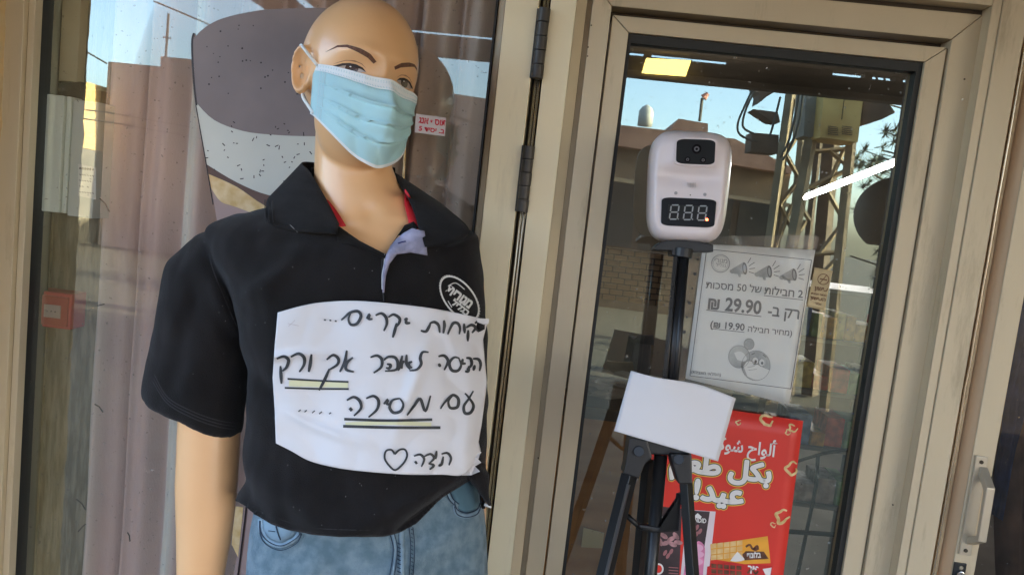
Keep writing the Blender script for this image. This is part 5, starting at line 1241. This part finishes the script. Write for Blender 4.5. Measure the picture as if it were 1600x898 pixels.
def stroke(name, lst, w_, m=INK, off=2.0, taper=False, n=5):
    g = M2()
    for pts in lst:
        c = catmull(pts, n) if len(pts) > 2 else [tuple(np.array(pts[0])*(1-k/14)+np.array(pts[1])*k/14) for k in range(15)]
        g.add(ribbon2([Zs(*p) for p in c], w_, 1, taper))
    return drape(name, (g.v, g.f), GB_, off, m, sg, default=-60)
stroke('highlight', [[(140, 404), (390, 410)]], 9.6, HI, 1.3); stroke('highlight', [[(380, 578), (560, 572), (745, 578)]], 6, HI, 1.3)
LET = {
 'first_line': [[(700,180),(722,184),(735,165),(742,148)],[(738,150),(758,144),(776,158),(781,190)],[(799,136),(801,160),(796,192)],[(815,196),(828,166),(840,148),(858,150),(867,170),(864,196)],[(884,150),(887,192)],[(893,168),(916,156),(933,168),(918,190)],[(902,178),(900,226)],[(930,150),(942,143),(950,158),(938,172),(948,186)],
   [(630,136),(645,128)],[(641,130),(638,147),(656,148)],[(562,124),(585,112),(610,128),(607,150),(588,172)],[(598,148),(590,180),(581,210)],[(508,116),(533,107),(552,124),(556,152),(543,182)],[(470,130),(482,112),(479,130),(496,131)],[(362,136),(378,122),(400,104),(432,98),(446,118),(430,150),(404,155),(393,132),(404,103)]],
 'dots': [[(289,134),(297,136)],[(312,136),(320,138)],[(335,139),(343,141)]],
 'second_line': [[(922,300),(945,302),(955,322),(950,352)],[(930,326),(924,350)],[(893,296),(912,300),(916,325),(896,346)],[(880,300),(876,318),(892,320)],[(905,330),(902,352),(888,353)],[(865,298),(842,294),(822,318),(832,348),(858,350),(872,326),(862,298)],[(775,290),(800,287),(816,310),(800,348)],[(776,320),(784,334)],
   [(734,272),(708,272),(698,296),(702,322),(684,345),(652,350)],[(664,312),(650,318),(652,332),(664,338)],[(640,282),(640,320),(655,345)],[(622,286),(612,330),(603,350)],[(632,310),(620,318),(620,342)],[(543,306),(562,292),(590,294),(603,318),(595,346),(548,352)],[(556,322),(572,326),(566,340),(552,338)],[(486,294),(514,286),(534,302),(532,335),(500,360)],
   [(386,264),(378,310),(356,356)],[(412,294),(386,318),(384,346),(416,355)],[(300,304),(328,284),(350,300),(345,325),(308,348)],[(312,342),(292,388),(268,434)]],
 'second_line_end': [[(236,280),(230,325),(224,356)],[(148,292),(180,278),(204,294),(204,325),(184,356)],[(88,300),(118,290),(138,305),(130,335),(112,352)],[(104,330),(108,406)]],
 'third_line': [[(924,436),(904,470),(884,500),(888,530),(912,528),(925,498),(904,464),(888,446)],[(784,512),(806,480),(836,454),(860,470),(856,504),(826,508),(818,480),(836,456)],[(742,456),(720,522),(698,470),(672,500),(642,540)],[(612,468),(580,476),(568,505),(584,528),(614,522),(626,494),(612,468)],[(543,492),(560,474),(556,490),(573,495)],[(468,468),(500,458),(521,478),(514,515),(478,548)],[(386,476),(415,462),(440,478),(446,510),(416,542)]],
 'fourth_line': [[(776,755),(790,746),(796,714)],[(788,704),(814,700),(829,722),(820,752)],[(768,690),(764,726)],[(716,714),(742,704),(757,722),(736,744)],[(733,744),(756,752),(738,770)],[(671,713),(698,706),(715,726),(703,758)]],
}
for k_, L_ in LET.items(): tag(stroke(k_, L_, 5.4 if k_ in ('second_line_end',) else (2.3 if k_ == 'dots' else (5.0 if k_ != 'fourth_line' else 4.2)), taper=k_ != 'dots'), kind='stuff')
stroke('blob', [[(398, 508), (408, 520)]], 5); stroke('blob', [[(676, 734), (684, 746)]], 3.8); stroke('blob', [[(562, 322), (570, 330)]], 2.6)
stroke('underline', [[(134, 385), (250, 392), (393, 398)], [(122, 423), (250, 427), (394, 428)]], 2.9); stroke('underline', [[(375, 556), (560, 562), (749, 558)]], 4.2); stroke('underline', [[(370, 586), (600, 592), (784, 592)]], 4.6)
stroke('dots', [[(180, 524), (190, 516)], [(206, 526), (216, 518)], [(238, 530), (250, 520)], [(268, 534), (280, 524)], [(310, 534), (319, 528)]], 1.7)
stroke('heart', [[(590, 705), (575, 686), (552, 692), (547, 722), (565, 752), (592, 772), (626, 744), (642, 712), (634, 686), (610, 686), (590, 705)]], 3.2)
stroke('pen_mark', [[(135, 150), (182, 160)], [(166, 136), (138, 162)]], .5, mat('pencil', (.42, .35, .34), .8))
# torn corner flap and white tape at the right
pf = [(745, 497), (764, 498), (763, 506), (756, 507), (746, 503)]
obj('tape', [MP(a, b, hit(GB_, min(a, 752), b, -60)-3) for a, b in pf], [tuple(range(5))], PAPER, sg, solid=.0006)
hl_ = [(746, 503), (757, 505), (757, 514), (749, 518), (744, 512)]
patch('torn_gap', hl_, 1.2, SHIRT, sg, GB_, 1)
for k, pts in enumerate(([(724, 712), (740, 700), (752, 706), (746, 716), (752, 722), (742, 728), (750, 736), (736, 742), (722, 742)],)):
    c = [MP(a, b, -74+(i % 3)*6-6) for i, (a, b) in enumerate(pts)]; obj('crumpled_corner', c, [(0, 1, 2, 3), (0, 3, 4, 5), (0, 5, 6, 7), (0, 7, 8)], PAPER, sg, solid=.0006)

# ================================================================== the street behind the camera, seen mirrored in the glass
YB = 13.0
PINK = mat('pink_render', (.25, .18, .16), .9, col2=(.31, .225, .20), vscale=.6, bump=.3, bscale=12); BROWNW = mat('brown_stone', (.13, .085, .055), .9, col2=(.19, .13, .085), vscale=1.2, bump=.5, bscale=9)
YELW = mat('yellow_render', (.62, .42, .17), .9, var=.06, vscale=1); TILE = mat('roof_tile', (.22, .11, .08), .85, col2=(.32, .18, .13), vscale=5, bump=.6, bscale=14); DARKW = mat('window_dark', (.03, .035, .04), .2)
def backbuild(pts, m, name, par, depth=6, Yv=YB):
    top = [RP(a, b, Yv) for a, b in pts]; poly = top+[Vector((top[-1].x, top[-1].y, -.13)), Vector((top[0].x, top[0].y, -.13))]
    return obj(name, *prism(poly, (0, -depth, 0)), m, par)
ba = thing('pink_building', 'dusky pink flat-roofed building mirrored in the upper left shop window', 'building', tuple(RP(400, 240, YB)))
backbuild([(168, 95), (250, 103), (250, 87), (300, 92), (300, 98), (650, 132), (655, 138), (700, 140), (705, 146), (770, 156), (900, 175)], PINK, 'wall', ba)
bb_ = thing('brown_house', 'dark brown stone house with sloping tiled roof mirrored in the door glass', 'house', tuple(RP(1100, 300, YB)))
backbuild([(905, 215), (1000, 222), (1238, 266)], BROWNW, 'wall', bb_, 6, YB-.4)
rf_ = [(935, 190), (1048, 203), (1062, 184), (1108, 192), (1108, 212), (1150, 216), (1240, 262), (1238, 272), (1000, 232), (935, 222)]
obj('roof', *prism([RP(a, b, YB-.8) for a, b in rf_], (0, -4, 0)), TILE, bb_)
obj('string_course', *prism([RP(a, b, YB-1.0) for a, b in ((905, 268), (1236, 318), (1236, 324), (905, 275))], (0, -.3, 0)), mat('pale_course', (.24, .18, .12), .8), bb_)
for k in range(4): c = RP(960+k*75, 330+k*9, YB-.4); obj('window', *box_geo((c.x-.35, c.y-.02, c.z-.6), (c.x+.35, c.y+.06, c.z+.5)), DARKW, bb_)
by = thing('yellow_building', 'sunlit yellow building mirrored beside the grey fuse box in the window', 'building', tuple(RP(120, 200, 12)))
a_, b2_ = RP(40, 100, 11.5), RP(172, 138, 13.4); a3, b3 = RP(40, 214, 11.5), RP(172, 240, 13.4)
obj('wall', *prism([a_, b2_, b3, a3], (-2, -5, 0)), YELW, by); obj('lower_wall', *prism([a3+Vector((0, 0, -.01)), b3+Vector((0, 0, -.01)), Vector((b2_.x, b2_.y, -.13)), Vector((a_.x, a_.y, -.13))], (-2, -5, 0)), mat('grey_render', (.16, .14, .11), .9, var=.2, vscale=2), by)
wt = thing('water_tank', 'pale upright water tank on the roof of the brown house mirrored in the door', 'tank', tuple(RP(1008, 192, YB+.5)))
c = RP(1008, 196, YB-1.2); MB().tube([c, c+Vector((0, 0, .24)), c+Vector((0, 0, .30)), c+Vector((0, 0, .34))], [.12, .12, .08, .02], 14).build('drum', mat('tank_white', (.4, .4, .38), .6), wt, smooth=True)
lp = thing('roof_lamp', 'small lamp on a pole above the brown house roof mirrored in the door', 'lamp', tuple(RP(1096, 186, YB-1)))
MB().tube([RP(1095, 188, YB-1), RP(1099, 152, YB-1)], .025, 8).build('pole', IR, lp); c = RP(1101, 151, YB-1); MB().tube([c, c+Vector((.06, 0, .07))], .06, 12, r2=.03).build('head', mat('lamp_red', (.35, .12, .09), .5), lp)
an = thing('antenna', 'thin aerial on the pink building roof mirrored in the window', 'antenna', tuple(RP(258, 88, YB-1)))
MB().tube([RP(258, 90, YB-.6), RP(262, 20, YB-.6)], .02, 6).build('mast', IR, an); MB().tube([RP(254, 57, YB-.6), RP(266, 59, YB-.6)], .015, 6).build('arm', IR, an)
wr = thing('overhead_wires', 'thin overhead wires crossing the street mirrored in both panes', 'wires', tuple(RP(400, 100, 9)))
for pts in ([(238, 0), (290, 22), (340, 44), (760, 200)], [(120, 72), (165, 98)], [(100, 168), (165, 175), (320, 203), (700, 262)], [(100, 182), (165, 190), (320, 218), (700, 280)], [(1380, 235), (1440, 250)], [(1330, 400), (1450, 440)]):
    MB().tube([RP(a, b, 9) for a, b in pts], .011, 6).build('wire', IR, wr)
# awning frame in front of the shop
YA = 2.7
ag = thing('awning', 'dark awning roof and front beam mirrored along the top of the door glass', 'awning', tuple(RP(900, 60, YA)))
AWM = mat('awning_dark', (.055, .042, .032), .7, var=.2); AWS = mat('awning_sheet', (.10, .08, .06), .8, var=.2)
xA = RP(505, 40, YA).x
zb0 = (RP(700, 84, YA).z+RP(1400, 158, YA).z)/2; zb1 = (RP(700, 53, YA).z+RP(1400, 124, YA).z)/2; zs = (RP(700, 42, YA).z+RP(1400, 116, YA).z)/2
obj('beam', *box_geo((xA, -YA-.08, zb0), (4.5, -YA, zb1)), AWM, ag)
obj('roof_sheet', *box_geo((xA, -YA-.1, zs), (4.5, -.04, zs+.03)), AWS, ag)
for px in (1015, 1150, 1300, 1370, 1420): x = RP(px, 80, YA).x; obj('strut', *box_geo((x-.018, -YA-.07, zb1), (x+.018, -YA-.01, zs)), AWM, ag)
x = RP(1230, 80, YA).x; obj('strut', *box_geo((x-.25, -YA-.07, zb1), (x+.25, -YA-.03, zb1+.03)), AWM, ag)
obj('side_beam', *box_geo((xA-.05, -YA, zb0), (xA, -.04, zb1)), AWM, ag)
for xx in (4.4,): obj('post', *box_geo((xx-.03, -YA-.07, 0), (xx+.03, -YA-.01, zb0)), AWM, ag)
fl_ = thing('awning_lamp', 'glowing orange-yellow rectangular lamp under the awning beam mirrored in the door', 'lamp', tuple(RP(1045, 101, YA-.05)))
LAMP = mat('lamp_yellow', (.9, .6, .2), .5, emit=(1.0, .60, .16), estr=1.3)
q = [RP(a, b, YA-.06) for a, b in ((1012, 87), (1083, 91), (1075, 115), (1005, 110))]; obj('glowing_panel', *prism(q, (0, -.02, 0)), LAMP, fl_); 
q = [RP(a, b, YA-.045) for a, b in ((1009, 84), (1087, 88), (1079, 118), (1001, 113))]; obj('housing', *prism([p+Vector((0, -.04, 0)) for p in q], (0, -.03, 0)), AWM, fl_)
# utility pylon
YPn = 6.5
STL = mat('pylon_steel', (.26, .18, .10), .7, var=.2, vscale=6); WDP = mat('pole_wood', (.09, .06, .04), .85, var=.3, vscale=5)
py_ = thing('lattice_pylon', 'rusty steel lattice utility pylon mirrored in the right half of the door glass', 'pylon', tuple(RP(1260, 500, YPn)))
def bar_(name, a, b, w_, m, Yv=YPn, par=py_, ext=None):
    p, q_ = RP(*a, Yv), RP(*b, Yv)
    if ext: d = q_-p; q_ = p+d*((p.z+.1)/(-d.z)) if d.z < 0 else q_
    r = w_*.5*(Yv-CAM.y)/FPX
    return MB().tube([p, q_], r*1.25, 4).build(name, m, par)
bar_('upright', (1240, 132), (1206, 380), 13, STL, ext=1); bar_('upright', (1262, 132), (1238, 400), 9, STL, YPn+.5, ext=1); bar_('upright', (1270, 215), (1234, 420), 15, STL, YPn-.3, ext=1); bar_('upright', (1333, 215), (1312, 420), 13, STL, YPn-.3, ext=1)
bar_('wooden_pole', (1302, 212), (1284, 420), 21, WDP, YPn+.4, ext=1); bar_('wooden_pole', (1282, 222), (1262, 400), 9, WDP, YPn+.3, ext=1)
for a, b in (((1262, 238), (1330, 232)), ((1322, 232), (1296, 290)), ((1300, 236), (1330, 262)), ((1250, 300), (1322, 268)), ((1296, 300), (1318, 340)), ((1318, 350), (1282, 398)), ((1250, 318), (1268, 345)), ((1240, 380), (1262, 345)), ((1236, 140), (1262, 190)), ((1262, 190), (1230, 240)), ((1230, 240), (1252, 280)), ((1252, 280), (1222, 320)), ((1222, 320), (1246, 370)), ((1314, 400), (1276, 440)), ((1232, 400), (1306, 395)), ((1240, 320), (1210, 400))):
    bar_('brace', a, b, 6, STL)
jb = thing('junction_box', 'rust-stained yellow electrical cabinet high on the pylon mirrored in the door', 'cabinet', tuple(RP(1318, 180, YPn-.6)))
JY = mat('cabinet_yellow', (.80, .52, .17), .6, col2=(.62, .36, .10), vscale=3, bump=.2); 
q = [RP(a, b, YPn-.6) for a, b in ((1290, 143), (1352, 147), (1343, 222), (1284, 214))]; obj('cabinet', *prism(q, (0, -.4, 0)), JY, jb)
q = [RP(a, b, YPn-.62) for a, b in ((1322, 146), (1323, 146), (1318, 186), (1317, 186))]; obj('door_seam', *prism(q, (0, .01, 0)), GROOVE, jb)
for x_ in (1296, 1318):
    for k in range(5): q = [RP(a, b, YPn-.62) for a, b in ((x_, 196+k*3), (x_+16, 198+k*3), (x_+16, 199.3+k*3), (x_, 197.3+k*3))]; obj('vent_slot', *prism(q, (0, .01, 0)), GROOVE, jb)
q = [RP(a, b, YPn-.4) for a, b in ((1263, 138), (1288, 141), (1282, 214), (1258, 212))]; obj('side_cabinet', *prism(q, (0, -.35, 0)), mat('cabinet_grey', (.24, .22, .18), .6, var=.15), jb)
am = thing('cross_arm', 'dark ragged cross arms and insulator box on the pylon mirrored in the door', 'bracket', tuple(RP(1200, 180, YPn)))
for pts in ([(1180, 169), (1218, 174), (1222, 190), (1208, 188)], [(1178, 206), (1220, 210), (1218, 240), (1176, 236)], [(1352, 156), (1392, 161), (1402, 175), (1380, 186), (1350, 196)], [(1182, 132), (1225, 134), (1200, 150), (1188, 160), (1190, 146)]):
    obj('bracket', *prism([RP(a, b, YPn-.5) for a, b in pts], (0, -.25, 0)), WDP, am)
cbl = thing('cable_loop', 'loops of dark cable hanging from the pylon mirrored in the door', 'cable', tuple(RP(1165, 180, YPn)))
for pts in ([(1182, 130), (1166, 165), (1156, 190), (1158, 208), (1176, 218), (1188, 220)], [(1188, 130), (1172, 160), (1164, 185), (1166, 200), (1186, 210)], [(1222, 150), (1212, 190), (1205, 214)], [(1252, 135), (1245, 180), (1235, 220), (1222, 246)], [(1258, 135), (1252, 185), (1240, 225), (1226, 250)], [(1382, 112), (1386, 130), (1380, 160)], [(1392, 113), (1398, 135), (1392, 164)], [(1370, 112), (1374, 124)]):
    MB().tube([RP(a, b, YPn-.7) for a, b in catmull(pts, 5)], .010, 6).build('cable', mat('cable', (.02, .03, .028), .5) if 'cable' not in bpy.data.materials else bpy.data.materials['cable'], cbl, smooth=True)
# pine beyond the pylon
random.seed(11)
pt = thing('pine_tree', 'sparse pine with needle tufts reaching in from the right mirrored in the door glass', 'tree', (RP(1560, 400, 9).x, -9, -.1))
BARK = mat('bark', (.09, .065, .045), .9, var=.3); NEED = mat('pine_needle', (.045, .06, .03), .8, var=.4, vscale=20)
tx = RP(1560, 400, 9); MB().tube([(tx.x, -9, -.1), (tx.x+.05, -9, 2), (tx.x-.05, -9, 4.2)], [.14, .10, .04], 8).build('trunk', BARK, pt, smooth=True)
lm = MB(); nd = MB()
def tuft(p, r):
    for k in range(34):
        d = Vector((random.gauss(0, 1), random.gauss(0, 1), random.gauss(0, 1)+.4)).normalized()*r*random.uniform(.6, 1); s_ = d.cross(Vector((.3, .5, .8))).normalized()*r*.06
        nd.add([p-s_, p+s_, p+d], [(0, 1, 2)])
for (a, b) in ((1345, 150), (1352, 235), (1372, 268), (1385, 205), (1340, 248), (1398, 222), (1366, 252), (1420, 180), (1410, 150), (1436, 200), (1400, 280), (1350, 292), (1388, 300), (1440, 260), (1340, 330), (1370, 430), (1395, 460), (1420, 420), (1380, 395), (1345, 262), (1430, 310), (1415, 240)):
    p = RP(a, b, 8.8+random.uniform(-.6, .6)); st_a = Vector((tx.x, -9, p.z-.35+random.uniform(-.2, .1))); mid = (p+st_a)/2+Vector((0, 0, random.uniform(-.12, .05)))
    lm.tube(catmull([tuple(st_a), tuple(mid), tuple(p)], 5), .022, 5, r2=.006)
    for k in range(5):
        q = p.lerp(mid, random.uniform(0, .55))+Vector((random.uniform(-.16, .16), random.uniform(-.2, .2), random.uniform(-.12, .14))); lm.tube([q, q.lerp(p, .5)], .006, 4); tuft(q, random.uniform(.09, .16))
    tuft(p, .16)
tag(lm.build('limb', BARK, pt), kind='stuff'); tag(nd.build('crown', NEED, pt), kind='stuff')

nb = thing('sun_blocker', 'tall plain unseen block added right of the shop to keep the sun off it', 'building', (9, -2, 0))  # out-of-view mass added only to block the low sun from the shop front
obj('wall', *box_geo((9, -6, -.1), (15, 2, 5.6)), PLAS, nb)
